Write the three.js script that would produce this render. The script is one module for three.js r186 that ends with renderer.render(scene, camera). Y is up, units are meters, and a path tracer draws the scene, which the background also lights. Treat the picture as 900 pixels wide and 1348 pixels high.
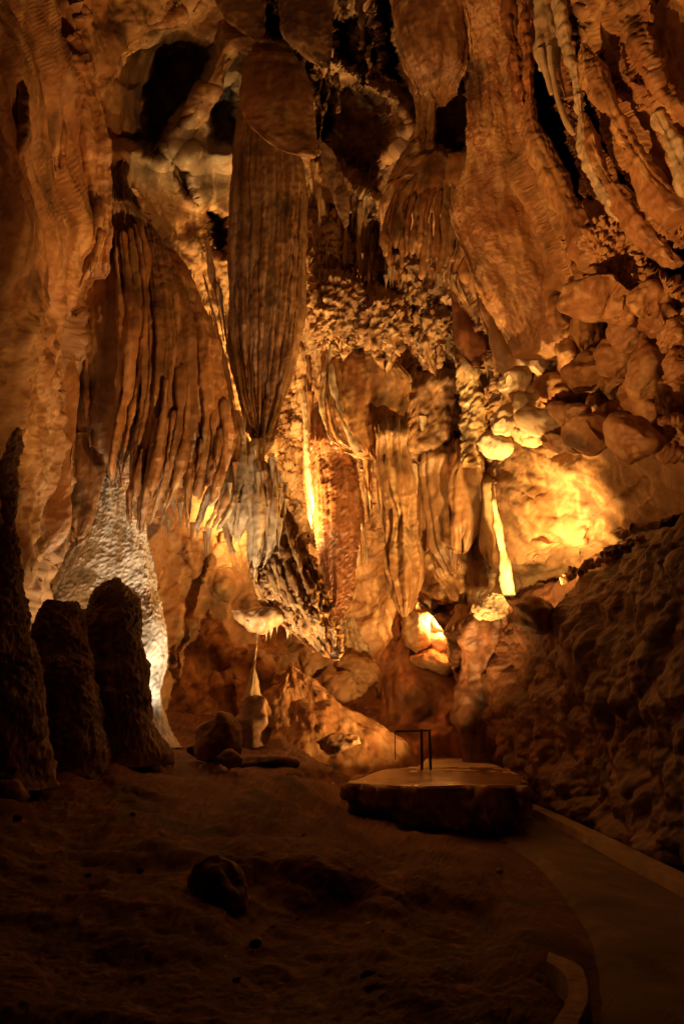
import * as THREE from 'three';
import { mergeGeometries } from 'three/addons/utils/BufferGeometryUtils.js';

// ---------------------------------------------------------------- camera, darkness, exposure
const scene = new THREE.Scene();
scene.background = new THREE.Color(0, 0, 0);                    // deep underground: no sky, lamps only
const PITCH = 12.4 * Math.PI / 180, FOV = 60, EYE = new THREE.Vector3(0, 1.6, 0);
const camera = new THREE.PerspectiveCamera(FOV, 683 / 1024, 0.05, 200);
camera.position.copy(EYE);
camera.rotation.set(PITCH, 0, 0);
const renderer = new THREE.WebGLRenderer({ antialias: true });
renderer.setSize(683, 1024);
renderer.toneMapping = THREE.LinearToneMapping;
renderer.toneMappingExposure = 3.1;
renderer.shadowMap.enabled = true;
renderer.shadowMap.type = THREE.PCFSoftShadowMap;

const LAMPS = [
  // label, [px,py,depth] of the lens, [px,py,depth] aimed at, candela, colour, half angle
  ['lamp on the rock ledge at the foot of the bright yellow wall', [704, 794, 14.1], [694, 590, 16.4], 44, [1, .54, .15], 1.08],
  ['lamp at the foot of the white flowstone column', [252, 984, 13.0], [204, 700, 13.7], 9.5, [1, .8, .55], .85],
  ['lamp behind the row of dark knobbly stalagmites', [92, 955, 12.3], [120, 560, 12.8], 3.2, [1, .58, .22], 1.1],
  ['lamp between the pale boulders under the dripping column', [497, 903, 19.6], [450, 560, 20.5], 44, [1, .53, .15], 1.3],
  ['lamp low behind the dark boulder with a glowing edge', [306, 968, 13.4], [382, 735, 15], 17, [1, .66, .31], .62],
  ['lamp wedged in the glowing rock niche', [596, 836, 18.9], [566, 760, 19.4], 34, [1, .56, .17], 1.35],
  ['lamp on the shelf behind the red brown stalactite', [440, 720, 18.75], [405, 560, 19.8], 58, [1, .55, .16], 1.4],
  ['lamp hidden behind the flowstone cascade', [352, 735, 17.4], [385, 540, 20], 60, [1, .56, .17], 1.25],
  ['lamp in the gap beside the orange strip of flowstone', [615, 640, 18.4], [630, 560, 17.2], 8, [1, .5, .14], 1.3],
  ['lamp tucked behind the wet flowstone slab', [600, 1014, 14.9], [370, 560, 16.4], 84, [1, .5, .135], 1.2],
  ['floodlight on the ground by the right wall', [965, 1190, 7.2], [160, 290, 13], 74, [1, .44, .115], .47],
  ['floodlight on the ground by the left wall', [-150, 1180, 6.0], [790, 240, 11], 150, [1, .44, .115], .43],
];






// ---------------------------------------------------------------- helpers: noise, points, splines
let seed = 1234567;
const rnd = () => { seed = (seed + 0x6d2b79f5) | 0; let t = Math.imul(seed ^ (seed >>> 15), 1 | seed); t = (t + Math.imul(t ^ (t >>> 7), 61 | t)) ^ t; return ((t ^ (t >>> 14)) >>> 0) / 4294967296; };
const PERM = new Uint8Array(512);
{ const p = [...Array(256).keys()]; for (let i = 255; i > 0; i--) { const j = Math.floor(rnd() * (i + 1)); [p[i], p[j]] = [p[j], p[i]]; } for (let i = 0; i < 512; i++) PERM[i] = p[i & 255]; }
function gr(h, x, y, z) { h &= 15; const u = h < 8 ? x : y, v = h < 4 ? y : h === 12 || h === 14 ? x : z; return ((h & 1) ? -u : u) + ((h & 2) ? -v : v); }
function n3(x, y, z) {
  let X = Math.floor(x), Y = Math.floor(y), Z = Math.floor(z); x -= X; y -= Y; z -= Z; X &= 255; Y &= 255; Z &= 255;
  const u = x * x * x * (x * (x * 6 - 15) + 10), v = y * y * y * (y * (y * 6 - 15) + 10), w = z * z * z * (z * (z * 6 - 15) + 10);
  const A = PERM[X] + Y, AA = PERM[A] + Z, AB = PERM[A + 1] + Z, B = PERM[X + 1] + Y, BA = PERM[B] + Z, BB = PERM[B + 1] + Z;
  const l = (t, a, b) => a + t * (b - a);
  return l(w, l(v, l(u, gr(PERM[AA], x, y, z), gr(PERM[BA], x - 1, y, z)), l(u, gr(PERM[AB], x, y - 1, z), gr(PERM[BB], x - 1, y - 1, z))),
    l(v, l(u, gr(PERM[AA + 1], x, y, z - 1), gr(PERM[BA + 1], x - 1, y, z - 1)), l(u, gr(PERM[AB + 1], x, y - 1, z - 1), gr(PERM[BB + 1], x - 1, y - 1, z - 1))));
}
const fbm = (x, y, z, o = 4) => { let s = 0, a = 1, f = 1; for (let i = 0; i < o; i++) { s += a * n3(x * f + i * 7.3, y * f + i * 3.1, z * f); a *= .5; f *= 2.03; } return s; };
const billow = (x, y, z, o = 3) => { let s = 0, a = 1, f = 1; for (let i = 0; i < o; i++) { s += a * (Math.abs(n3(x * f + i * 5.7, y * f, z * f + i * 2.9)) * 2 - .5); a *= .5; f *= 2.1; } return s; };
const sstep = (a, b, x) => { const t = Math.min(1, Math.max(0, (x - a) / (b - a))); return t * t * (3 - 2 * t); };
const lerp = (a, b, t) => a + (b - a) * t;

// a pixel of the 900 x 1348 photograph and a distance in front of the camera (metres along the ground) -> a point
const FPX = 674 / Math.tan(FOV * Math.PI / 360), CP = Math.cos(PITCH), SP = Math.sin(PITCH);
function P(px, py, d) {
  const a = (px - 450) / FPX, b = (674 - py) / FPX, s = d / (CP - b * SP);
  return [EYE.x + a * s, EYE.y + (b * CP + SP) * s, -d];
}
const V = (px, py, d) => new THREE.Vector3(...P(px, py, d));
function groundD(py, y0 = 0) { const b = (674 - py) / FPX, t = (b * CP + SP) / (CP - b * SP); return (y0 - EYE.y) / t; }   // distance of the plane y = y0 seen at that row
function cr(arr, s) {                                           // Catmull-Rom through rows of numbers
  const n = arr.length - 1, f = Math.min(n - 1e-6, Math.max(0, s * n)), i = Math.floor(f), t = f - i;
  const p0 = arr[Math.max(0, i - 1)], p1 = arr[i], p2 = arr[i + 1], p3 = arr[Math.min(n, i + 2)];
  return p1.map((_, k) => .5 * (2 * p1[k] + (p2[k] - p0[k]) * t + (2 * p0[k] - 5 * p1[k] + 4 * p2[k] - p3[k]) * t * t + (3 * p1[k] - p0[k] - 3 * p2[k] + p3[k]) * t * t * t));
}

// ---------------------------------------------------------------- stone: colours and materials (linear base colours)
const PAL = {
  tan: [[.40, .235, .115], [.29, .15, .062], [.46, .31, .17]],
  orange: [[.41, .215, .092], [.29, .125, .05], [.47, .30, .155]],
  brown: [[.28, .155, .072], [.19, .095, .042], [.34, .21, .11]],
  red: [[.30, .125, .05], [.21, .08, .035], [.38, .19, .085]],
  cream: [[.60, .47, .31], [.50, .36, .21], [.66, .55, .40]],
  yellow: [[.56, .40, .20], [.46, .29, .12], [.62, .47, .28]],
  white: [[.72, .66, .56], [.60, .50, .38], [.76, .72, .64]],
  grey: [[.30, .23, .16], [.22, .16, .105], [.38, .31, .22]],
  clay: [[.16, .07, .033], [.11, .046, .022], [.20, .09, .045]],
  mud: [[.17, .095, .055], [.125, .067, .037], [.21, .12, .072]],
};
const tmpC = [0, 0, 0];
function stone(pal, x, y, z, k = 1) {
  const [a, b, c] = PAL[pal], u = sstep(-.35, .5, fbm(x * .7 * k, y * .55 * k, z * .7 * k, 3)), v = sstep(.05, .6, fbm(x * 3.1 * k + 9, y * .6 * k, z * 3.1 * k, 3));
  const w = sstep(.1, .7, fbm(x * 2.2 * k - 4, y * 2 * k + 8, z * 2.2 * k, 3)), g = 1 + .22 * n3(x * 23, y * 23, z * 23) + .2 * n3(x * 9, y * 9, z * 9);
  const pale = .8 * sstep(.26, .66, fbm(x * 5 + 31, y * .45, z * 5, 3)), stain = 1 - .6 * sstep(.22, .7, fbm(x * 1.2 + 57, y * .9, z * 1.2 + 5, 4)), CA = [.6, .49, .34];
  for (let i = 0; i < 3; i++) tmpC[i] = Math.max(.01, lerp(lerp(lerp(lerp(a[i], b[i], u), c[i], v * .7), b[i] * .75, w * .45), Math.min(CA[i], a[i] * 1.7), pale) * g * stain);
  return tmpC;
}
function bumpTexture(n, oct, sharp) {                            // tiling stone grain
  const data = new Uint8Array(n * n * 4), T = Math.PI * 2;
  for (let j = 0; j < n; j++) for (let i = 0; i < n; i++) {
    const a = i / n * T, b = j / n * T, r = 1.9;
    const x = Math.cos(a) * r, y = Math.sin(a) * r, z = Math.cos(b) * r, w = Math.sin(b) * r;
    let s = 0, A = 1, f = 1.3; for (let o = 0; o < oct; o++) { const v = n3(x * f + z * f * .71 + o * 9, y * f + w * f * .83, z * f - x * f * .37 + w * f * .2); s += A * (sharp ? Math.abs(v) * 2 - .5 : v); A *= .62; f *= 2.1; }
    const q = Math.max(0, Math.min(255, 128 + s * 85)), o = (j * n + i) * 4; data[o] = data[o + 1] = data[o + 2] = q; data[o + 3] = 255;
  }
  const t = new THREE.DataTexture(data, n, n); t.wrapS = t.wrapT = THREE.RepeatWrapping; t.magFilter = THREE.LinearFilter; t.needsUpdate = true; return t;
}
const GRAIN = bumpTexture(512, 5, false), KNOB = bumpTexture(512, 4, true);
const STREAK = GRAIN.clone(); STREAK.repeat.set(2, .3); STREAK.needsUpdate = true;
const mk = (roughness, bump, bumpScale, extra = {}) => new THREE.MeshPhysicalMaterial({ color: 0xffffff, vertexColors: true, roughness, metalness: 0, bumpMap: bump, bumpScale, side: THREE.DoubleSide, ...extra });
const MAT = {
  rock: mk(.58, GRAIN, .006), flow: mk(.4, STREAK, .006), wet: mk(.16, GRAIN, .008), knob: mk(.5, KNOB, .01), clay: mk(.85, GRAIN, .02),
};

// ---------------------------------------------------------------- naming
const used = new Map();
function numbered(n) { const k = used.get(n) ?? 0; used.set(n, k + 1); return k ? `${n}_${String(k).padStart(3, '0')}` : n; }
function tag(o, label, category, group) { o.userData.label = label; o.userData.category = category; if (group) o.userData.group = group; return o; }
function shade(o) { o.traverse(m => { if (m.isMesh) { m.castShadow = true; m.receiveShadow = true; } }); return o; }
function meshAt(name, geo, mat, parent, base) {                  // geometry given in world axes, mesh set at its base point
  geo.computeBoundingBox(); const bb = geo.boundingBox;
  const b = base ?? [(bb.min.x + bb.max.x) / 2, bb.min.y, (bb.min.z + bb.max.z) / 2];
  const o = new THREE.Mesh(geo, mat); const off = parent && parent !== scene ? parent.position.toArray() : [0, 0, 0];
  geo.translate(-b[0], -b[1], -b[2]); o.position.set(b[0] - off[0], b[1] - off[1], b[2] - off[2]);
  o.name = parent && parent !== scene ? name : numbered(name); shade(o); (parent ?? scene).add(o); return o;
}
function thing(name, label, category, base, group) { const g = new THREE.Group(); g.name = numbered(name); g.position.set(...base); tag(g, label, category, group); scene.add(g); return g; }

// ---------------------------------------------------------------- grid mesh with displacement along its normals
function gridGeo(pos, nu, nv, wrap, disp, color, uvs, fine) {
  const N = nu * nv, nor = new Float32Array(N * 3), col = new Float32Array(N * 3);
  const normals = (pos) => {
    for (let j = 0; j < nv; j++) for (let i = 0; i < nu; i++) {
      const i0 = wrap ? (i + nu - 1) % nu : Math.max(0, i - 1), i1 = wrap ? (i + 1) % nu : Math.min(nu - 1, i + 1), j0 = Math.max(0, j - 1), j1 = Math.min(nv - 1, j + 1);
      const a = (j * nu + i0) * 3, b = (j * nu + i1) * 3, c = (j0 * nu + i) * 3, d = (j1 * nu + i) * 3;
      const ux = pos[b] - pos[a], uy = pos[b + 1] - pos[a + 1], uz = pos[b + 2] - pos[a + 2], vx = pos[d] - pos[c], vy = pos[d + 1] - pos[c + 1], vz = pos[d + 2] - pos[c + 2];
      let x = uy * vz - uz * vy, y = uz * vx - ux * vz, z = ux * vy - uy * vx; const l = Math.hypot(x, y, z) || 1, o = (j * nu + i) * 3;
      nor[o] = x / l; nor[o + 1] = y / l; nor[o + 2] = z / l;
    }
  };
  const push = (pos, fn) => { normals(pos); const out = new Float32Array(N * 3); for (let k = 0; k < N; k++) { const o = k * 3, x = pos[o], y = pos[o + 1], z = pos[o + 2], h = fn(x, y, z, k % nu, Math.floor(k / nu)); out[o] = x + nor[o] * h; out[o + 1] = y + nor[o + 1] * h; out[o + 2] = z + nor[o + 2] * h; } return out; };
  let out = push(pos, disp); if (fine) out = push(out, fine);     // coarse relief first, fine relief on the relieved surface
  for (let k = 0; k < N; k++) { const o = k * 3, c = color(out[o], out[o + 1], out[o + 2], k); col[o] = c[0]; col[o + 1] = c[1]; col[o + 2] = c[2]; }
  return [out, col, uvs];
}
function build(out, col, uvs, idx) {
  const g = new THREE.BufferGeometry();
  g.setAttribute('position', new THREE.BufferAttribute(out, 3)); g.setAttribute('color', new THREE.BufferAttribute(col, 3)); g.setAttribute('uv', new THREE.BufferAttribute(uvs, 2));
  g.setIndex(new THREE.BufferAttribute(new Uint32Array(idx), 1)); g.computeVertexNormals(); return g;
}

// A closed body lofted down through rows [y, xLeft, xRight] or [xl, yl, xr, yr] of photograph pixels.
function loft(o) {
  const rows = o.E.map(r => r.length === 3 ? [r[1], r[0], r[2], r[0]] : r), D = Array.isArray(o.d) ? [...o.d] : rows.map(() => o.d), step = o.step ?? 2;
  if (o.hk) { const r = rows[0], up = o.hk, q = [r[0], r[1] - up, r[2], r[3] - up]; rows.unshift(q); D.unshift(Math.max(D[0], Math.min(D[0] + 2.5, shell.at((q[0] + q[2]) / 2, (q[1] + q[3]) / 2) + .3))); }   // its root bends back into the rock
  const full = rows.map((r, i) => [...r, D[i]]);
  let len = 0, wid = 0; for (let i = 0; i < rows.length; i++) { wid = Math.max(wid, Math.hypot(rows[i][2] - rows[i][0], rows[i][3] - rows[i][1])); if (i) len += Math.hypot((rows[i][0] + rows[i][2] - rows[i - 1][0] - rows[i - 1][2]) / 2, (rows[i][1] + rows[i][3] - rows[i - 1][1] - rows[i - 1][3]) / 2); }
  const tk = o.tk ?? .8, nv = Math.max(14, Math.min(420, Math.round(len / step))), nu = Math.max(18, Math.min(420, Math.round(wid * (1.6 + tk) / step)));
  const pos = new Float32Array(nu * nv * 3), uvs = new Float32Array(nu * nv * 2), ex = o.ex ?? 1, S = new Array(nv);
  const dm = D.reduce((a, b) => a + b) / D.length, mpp = dm / FPX, R = wid * mpp * .5 * (1 + tk) / 2, LEN = len * mpp, sd = o.seed ?? (seed % 97 + used.size * 3.7);
  const fr = o.fr, top = o.rt ?? 0, bot = o.rb ?? 0;
  let prevC = null;
  for (let j = 0; j < nv; j++) {
    const s = j / (nv - 1), r = cr(full, s), l = P(r[0], r[1], r[4]), q = P(r[2], r[3], r[4]);
    const C = [(l[0] + q[0]) / 2, (l[1] + q[1]) / 2, (l[2] + q[2]) / 2]; let A = [(q[0] - l[0]) / 2, (q[1] - l[1]) / 2, (q[2] - l[2]) / 2]; const w = Math.max(.004, Math.hypot(...A));
    let sc = 1; if (top && s < top) sc = Math.sqrt(Math.max(0, 1 - (1 - s / top) ** 2)); if (bot && s > 1 - bot) sc = Math.sqrt(Math.max(0, 1 - ((s - 1 + bot) / bot) ** 2));
    if (j === 0 || j === nv - 1) sc = Math.min(sc, .02);
    const hd = Math.hypot(C[0], C[2]); let B = [C[0] / hd, 0, C[2] / hd]; const ad = (A[0] * B[0] + A[1] * B[1] + A[2] * B[2]) / (w * w); B = B.map((v, i) => v - A[i] * ad); const bl = Math.hypot(...B); B = B.map(v => v / bl * w * tk);
    S[j] = s; const ax = prevC ? [C[0] - prevC[0], C[1] - prevC[1], C[2] - prevC[2]] : [0, -1, 0], al = Math.hypot(...ax) || 1; prevC = C;
    for (let i = 0; i < nu; i++) {
      const th = i / nu * Math.PI * 2, ct = Math.cos(th), st = Math.sin(th), cx = Math.sign(ct) * Math.abs(ct) ** ex * sc, sy = Math.sign(st) * Math.abs(st) ** ex * sc, k = (j * nu + i) * 3;
      let e = 0; if (fr) e = fr[0] * (billow(ct * R * fr[1] + sd, sd, st * .15, 2) + .25) * Math.pow(s, fr[2] ?? 4);
      for (let c = 0; c < 3; c++) pos[k + c] = C[c] + A[c] * cx + B[c] * sy + ax[c] / al * e;
      uvs[(j * nu + i) * 2] = th / 6.2832 * Math.round(R * 6.28 + 1); uvs[(j * nu + i) * 2 + 1] = s * LEN;
    }
  }
  const fl = o.fl, nz = o.nz ?? [[1.2, .12], [4, .035], [11, .014]], pal = o.pal ?? 'tan', tp = o.taper ?? 1;
  const edgeOf = j => Math.min(1, S[j] / .06, (1 - S[j]) / .05 + .15) * tp, sum = (list, x, y, z) => { let h = 0; for (const [f, a, b] of list) h += a * (b ? billow(x * f + sd, y * f * b, z * f, 2) : n3(x * f + sd, y * f, z * f)); return h; };
  const coarse = nz.filter(q => q[0] <= 3.5), small = nz.filter(q => q[0] > 3.5);
  const disp = (x, y, z, i, j) => {
    const th = i / nu * Math.PI * 2, s = S[j]; let h = sum(coarse, x, y, z); const wob = fbm(x * 1.1 + sd, y * 1.1, z * 1.1, 2) * .5;
    if (fl) for (const f of (Array.isArray(fl[0]) ? fl : [fl])) h += f[1] * (billow((Math.cos(th) * R + wob * .12) * f[0] + sd, (Math.sin(th) * R) * f[0], s * LEN * f[0] * (f[2] ?? .06), 2)) * (f[3] ? sstep(0, f[3], s) : 1);
    return -h * edgeOf(j);
  };
  const [out, col] = gridGeo(pos, nu, nv, true, disp, (x, y, z) => stone(pal, x, y, z, o.ck ?? 1.6), uvs, (x, y, z, i, j) => -sum(small, x, y, z) * edgeOf(j));
  const idx = []; for (let j = 0; j < nv - 1; j++) for (let i = 0; i < nu; i++) { const a = j * nu + i, b = j * nu + (i + 1) % nu, c = a + nu, d = b + nu; idx.push(a, b, c, b, d, c); }
  return build(out, col, uvs, idx);
}
// A boulder or pendant: faceted, noisy ellipsoid centred on a pixel.
function knobGeo(o) {
  const [px, py] = o.c, d = o.d, mpp = Math.hypot(...P(px, py, d).map((v, i) => v - EYE.toArray()[i])) / FPX, rx = o.r[0] * mpp, ry = o.r[1] * mpp, rz = (o.tk ?? .9) * (rx + ry) / 2, ang = (o.ang ?? 0) * Math.PI / 180;
  const c = P(px, py, d), step = o.step ?? 2, nu = Math.max(20, Math.min(200, Math.round(o.r[0] * 5.2 / step))), nv = Math.max(14, Math.min(140, Math.round(o.r[1] * 3.2 / step)));
  const pl = []; for (let i = 0; i < (o.facets ?? 12); i++) { const z = rnd() * 2 - 1, a = rnd() * 6.283, q = Math.sqrt(1 - z * z); pl.push([q * Math.cos(a), q * Math.sin(a), z, .72 + rnd() * .3]); }
  const pos = new Float32Array(nu * nv * 3), uvs = new Float32Array(nu * nv * 2), sd = rnd() * 50, ca = Math.cos(ang), sa = Math.sin(ang), sharp = o.sharp ?? 9;
  const view = new THREE.Vector3(c[0], 0, c[2]).normalize(), rt = new THREE.Vector3(-view.z, 0, view.x);
  for (let j = 0; j < nv; j++) for (let i = 0; i < nu; i++) {
    const ph = Math.max(.001, j / (nv - 1) * Math.PI), th = i / nu * 6.28319, x = Math.sin(ph) * Math.cos(th), y = Math.cos(ph), z = Math.sin(ph) * Math.sin(th);
    let s = 1; for (const p of pl) { const dt = x * p[0] + y * p[1] + z * p[2]; if (dt > .2) s += Math.exp(sharp * (1.1 - p[3] / dt)); }
    let r = 1.1 - Math.log(s) / sharp; r *= 1 + .16 * n3(x * 1.6 + sd, y * 1.6, z * 1.6);
    const lx = x * r * rx, ly = y * r * ry * (1), lz = z * r * rz, X = lx * ca - ly * sa, Y = lx * sa + ly * ca, k = (j * nu + i) * 3;
    pos[k] = c[0] + rt.x * X + view.x * lz; pos[k + 1] = c[1] + Y; pos[k + 2] = c[2] + rt.z * X + view.z * lz; uvs[(j * nu + i) * 2] = i / nu * Math.max(1, Math.round(rx * 6)); uvs[(j * nu + i) * 2 + 1] = j / nv * ry * 3;
  }
  const nz = o.nz ?? [[2.2, .05], [6, .025], [16, .01]];
  const [out, col] = gridGeo(pos, nu, nv, true, (x, y, z) => { let h = 0; for (const [f, a, b] of nz) h += a * (b ? billow(x * f + sd, y * f, z * f, 2) : n3(x * f + sd, y * f, z * f)); return h; }, (x, y, z) => stone(o.pal ?? 'tan', x, y, z, 1.6), uvs);
  const idx = []; for (let j = 0; j < nv - 1; j++) for (let i = 0; i < nu; i++) { const a = j * nu + i, b = j * nu + (i + 1) % nu, cc = a + nu, dd = b + nu; idx.push(a, cc, b, b, cc, dd); }
  return build(out, col, uvs, idx);
}

// A sheet of rock over a patch of the view: depths through control points (thin plate), sculpted, then displaced along its normals.
class Sheet {
  constructor(x0, y0, x1, y1, step, pts) {
    Object.assign(this, { x0, y0, step }); this.nu = Math.round((x1 - x0) / step) + 1; this.nv = Math.round((y1 - y0) / step) + 1;
    const n = pts.length, M = n + 3, A = [...Array(M)].map(() => new Float64Array(M + 1)), K = r2 => r2 > 0 ? r2 * Math.log(r2) : 0, s = 1 / 400;
    for (let i = 0; i < n; i++) { for (let j = 0; j < n; j++) A[i][j] = K(((pts[i][0] - pts[j][0]) ** 2 + (pts[i][1] - pts[j][1]) ** 2) * s * s) + (i === j ? .01 : 0); A[i][n] = A[n][i] = 1; A[i][n + 1] = A[n + 1][i] = pts[i][0] * s; A[i][n + 2] = A[n + 2][i] = pts[i][1] * s; A[i][M] = pts[i][2]; }
    for (let c = 0; c < M; c++) { let p = c; for (let r = c + 1; r < M; r++) if (Math.abs(A[r][c]) > Math.abs(A[p][c])) p = r;[A[c], A[p]] = [A[p], A[c]]; for (let r = 0; r < M; r++) if (r !== c) { const f = A[r][c] / A[c][c]; if (f) for (let k = c; k <= M; k++) A[r][k] -= f * A[c][k]; } }
    const w = A.map((r, i) => r[M] / r[i]), f = (x, y) => { let v = w[n] + w[n + 1] * x * s + w[n + 2] * y * s; for (let i = 0; i < n; i++) v += w[i] * K(((x - pts[i][0]) ** 2 + (y - pts[i][1]) ** 2) * s * s); return v; };
    const G = 12, cu = Math.ceil((x1 - x0) / G) + 2, cv = Math.ceil((y1 - y0) / G) + 2, C = new Float32Array(cu * cv); for (let j = 0; j < cv; j++) for (let i = 0; i < cu; i++) C[j * cu + i] = f(x0 + i * G, y0 + j * G);
    this.D = new Float32Array(this.nu * this.nv); this.Z = new Float32Array(this.nu * this.nv); this.paints = [];
    const at = (i, j) => C[Math.max(0, Math.min(cv - 1, j)) * cu + Math.max(0, Math.min(cu - 1, i))], cub = (a, b, c, d, t) => b + .5 * t * (c - a + t * (2 * a - 5 * b + 4 * c - d + t * (3 * (b - c) + d - a)));
    for (let j = 0; j < this.nv; j++) for (let i = 0; i < this.nu; i++) { const a = i * step / G, b = j * step / G, ia = Math.floor(a), ib = Math.floor(b), u = a - ia, v = b - ib, row = q => cub(at(ia - 1, q), at(ia, q), at(ia + 1, q), at(ia + 2, q), u); this.D[j * this.nu + i] = cub(row(ib - 1), row(ib), row(ib + 1), row(ib + 2), v); }
  }
  each(x0, y0, x1, y1, fn) {
    const i0 = Math.max(0, Math.floor((x0 - this.x0) / this.step)), i1 = Math.min(this.nu - 1, Math.ceil((x1 - this.x0) / this.step)), j0 = Math.max(0, Math.floor((y0 - this.y0) / this.step)), j1 = Math.min(this.nv - 1, Math.ceil((y1 - this.y0) / this.step));
    for (let j = j0; j <= j1; j++) for (let i = i0; i <= i1; i++) fn(j * this.nu + i, this.x0 + i * this.step, this.y0 + j * this.step);
  }
  at(px, py) { const i = Math.max(0, Math.min(this.nu - 1, Math.round((px - this.x0) / this.step))), j = Math.max(0, Math.min(this.nv - 1, Math.round((py - this.y0) / this.step))); return this.D[j * this.nu + i]; }
  inside(pts, soft, fn) {
    const xs = pts.map(p => p[0]), ys = pts.map(p => p[1]), m = soft;
    this.each(Math.min(...xs) - m, Math.min(...ys) - m, Math.max(...xs) + m, Math.max(...ys) + m, (k, x, y) => {
      const wx = x + 9 * n3(x * .035, y * .035, 3.3) + 4 * n3(x * .11, y * .11, 7.1), wy = y + 9 * n3(x * .035, y * .035, 9.7) + 4 * n3(x * .11, y * .11, 1.7);
      const d = polySD(pts, wx, wy); if (d < soft) fn(k, x, y, sstep(soft, -soft, d));
    });
  }
  poly(pts, h, soft = 8) { this.inside(pts, soft, (k, x, y, w) => { this.D[k] -= h * w; }); return this; }
  zone(pts, soft, f, g) { (this.zones ??= []).push([pts, soft, f, g]); return this; }
  paint(pts, soft, pal) { this.paints.push([pts, soft, pal]); return this; }
  ridge(pts, w, h) {
    const xs = pts.map(p => p[0]), ys = pts.map(p => p[1]), m = w * 1.3;
    this.each(Math.min(...xs) - m, Math.min(...ys) - m, Math.max(...xs) + m, Math.max(...ys) + m, (k, x, y) => {
      const wx = x + 4 * n3(x * .06, y * .06, 4.4), wy = y + 4 * n3(x * .06, y * .06, 8.4); let best = 1e9, tb = 0;
      for (let i = 0; i < pts.length - 1; i++) { const [ax, ay] = pts[i], [bx, by] = pts[i + 1], t = Math.max(0, Math.min(1, ((wx - ax) * (bx - ax) + (wy - ay) * (by - ay)) / ((bx - ax) ** 2 + (by - ay) ** 2))), d = Math.hypot(wx - ax - t * (bx - ax), wy - ay - t * (by - ay)); if (d < best) { best = d; tb = (i + t) / (pts.length - 1); } }
      const q = best / w; if (q < 1) this.D[k] -= h * (1 - q * q) ** 1.5 * (.55 + .45 * Math.sin(Math.PI * Math.min(1, tb * .9 + .1)));
    }); return this;
  }
  blob(x, y, rx, ry, ang, h) {
    const c = Math.cos(ang * Math.PI / 180), s = Math.sin(ang * Math.PI / 180), m = Math.max(rx, ry);
    this.each(x - m, y - m, x + m, y + m, (k, px, py) => { const dx = px - x + 3 * n3(px * .08, py * .08, 2), dy = py - y + 3 * n3(px * .08, py * .08, 5), u = (dx * c + dy * s) / rx, v = (-dx * s + dy * c) / ry, q = u * u + v * v; if (q < 1) this.D[k] -= h * (1 - q) ** 1.3; }); return this;
  }
  mesh(disp, pal, fine) {
    const { nu, nv, D } = this, N = nu * nv, pos = new Float32Array(N * 3), uvs = new Float32Array(N * 2);
    for (let j = 0; j < nv; j++) for (let i = 0; i < nu; i++) { const k = j * nu + i, p = P(this.x0 + i * this.step, this.y0 + j * this.step, D[k]); pos[k * 3] = p[0]; pos[k * 3 + 1] = p[1]; pos[k * 3 + 2] = p[2]; uvs[k * 2] = p[0] + p[2] * .6; uvs[k * 2 + 1] = p[1] + p[2] * .35; }
    for (let k = 0; k < N; k++) this.Z[k] = disp(pos[k * 3], pos[k * 3 + 1], pos[k * 3 + 2]);
    for (const [pts, soft, f] of this.zones ?? []) this.inside(pts, soft, (k, x, y, w) => { this.Z[k] = f(pos[k * 3], pos[k * 3 + 1], pos[k * 3 + 2], this.Z[k], w) * w + this.Z[k] * (1 - w); });
    const FZ = (this.zones ?? []).filter(q => q[3]).map(([pts, soft, , g]) => { const a = new Float32Array(N); this.inside(pts, soft, (k, x, y, w) => { a[k] = w; }); return [a, g]; });
    const W = this.paints.map(([pts, soft, p]) => { const a = new Float32Array(N); this.inside(pts, soft, (k, x, y, w) => { a[k] = w; }); return [a, p]; });
    const [out, col] = gridGeo(pos, nu, nv, false, (x, y, z, i, j) => -this.Z[j * nu + i], (x, y, z, k) => {
      const c = [...stone(pal, x, y, z)]; for (const [a, p] of W) if (a[k] > 0) { const q = stone(p, x, y, z); for (let i = 0; i < 3; i++) c[i] = lerp(c[i], q[i], a[k]); } return c;
    }, uvs, (x, y, z, i, j) => { const k = j * nu + i; let h = fine(x, y, z); for (const [a, g] of FZ) if (a[k] > 0) h = lerp(h, g(x, y, z), a[k]); return -h; });
    const idx = new Uint32Array((nu - 1) * (nv - 1) * 6); let q = 0; for (let j = 0; j < nv - 1; j++) for (let i = 0; i < nu - 1; i++) { const a = j * nu + i, b = a + 1, c = a + nu, d = c + 1; idx[q++] = a; idx[q++] = c; idx[q++] = b; idx[q++] = b; idx[q++] = c; idx[q++] = d; }
    return build(out, col, uvs, idx);
  }
}
function polySD(pts, x, y) {                                     // signed distance, negative inside
  let d = 1e18, s = 1; const n = pts.length;
  for (let i = 0, j = n - 1; i < n; j = i, i++) {
    const ex = pts[j][0] - pts[i][0], ey = pts[j][1] - pts[i][1], wx = x - pts[i][0], wy = y - pts[i][1], t = Math.max(0, Math.min(1, (wx * ex + wy * ey) / (ex * ex + ey * ey))), bx = wx - ex * t, by = wy - ey * t; d = Math.min(d, bx * bx + by * by);
    const c1 = y >= pts[i][1], c2 = y < pts[j][1], c3 = ex * wy > ey * wx; if ((c1 && c2 && c3) || (!c1 && !c2 && !c3)) s = -s;
  }
  return s * Math.sqrt(d);
}
// anisotropic noise: stretched along a direction of the world
function along(dir, st) { const l = Math.hypot(...dir), d = dir.map(v => v / l); return (x, y, z, f, fn = billow) => { const t = (x * d[0] + y * d[1] + z * d[2]) * (1 - st); return fn((x - d[0] * t) * f, (y - d[1] * t) * f, (z - d[2] * t) * f, 3); }; }
const dirOf = (a, b) => { const p = P(...a), q = P(...b); return [q[0] - p[0], q[1] - p[1], q[2] - p[2]]; };

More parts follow.
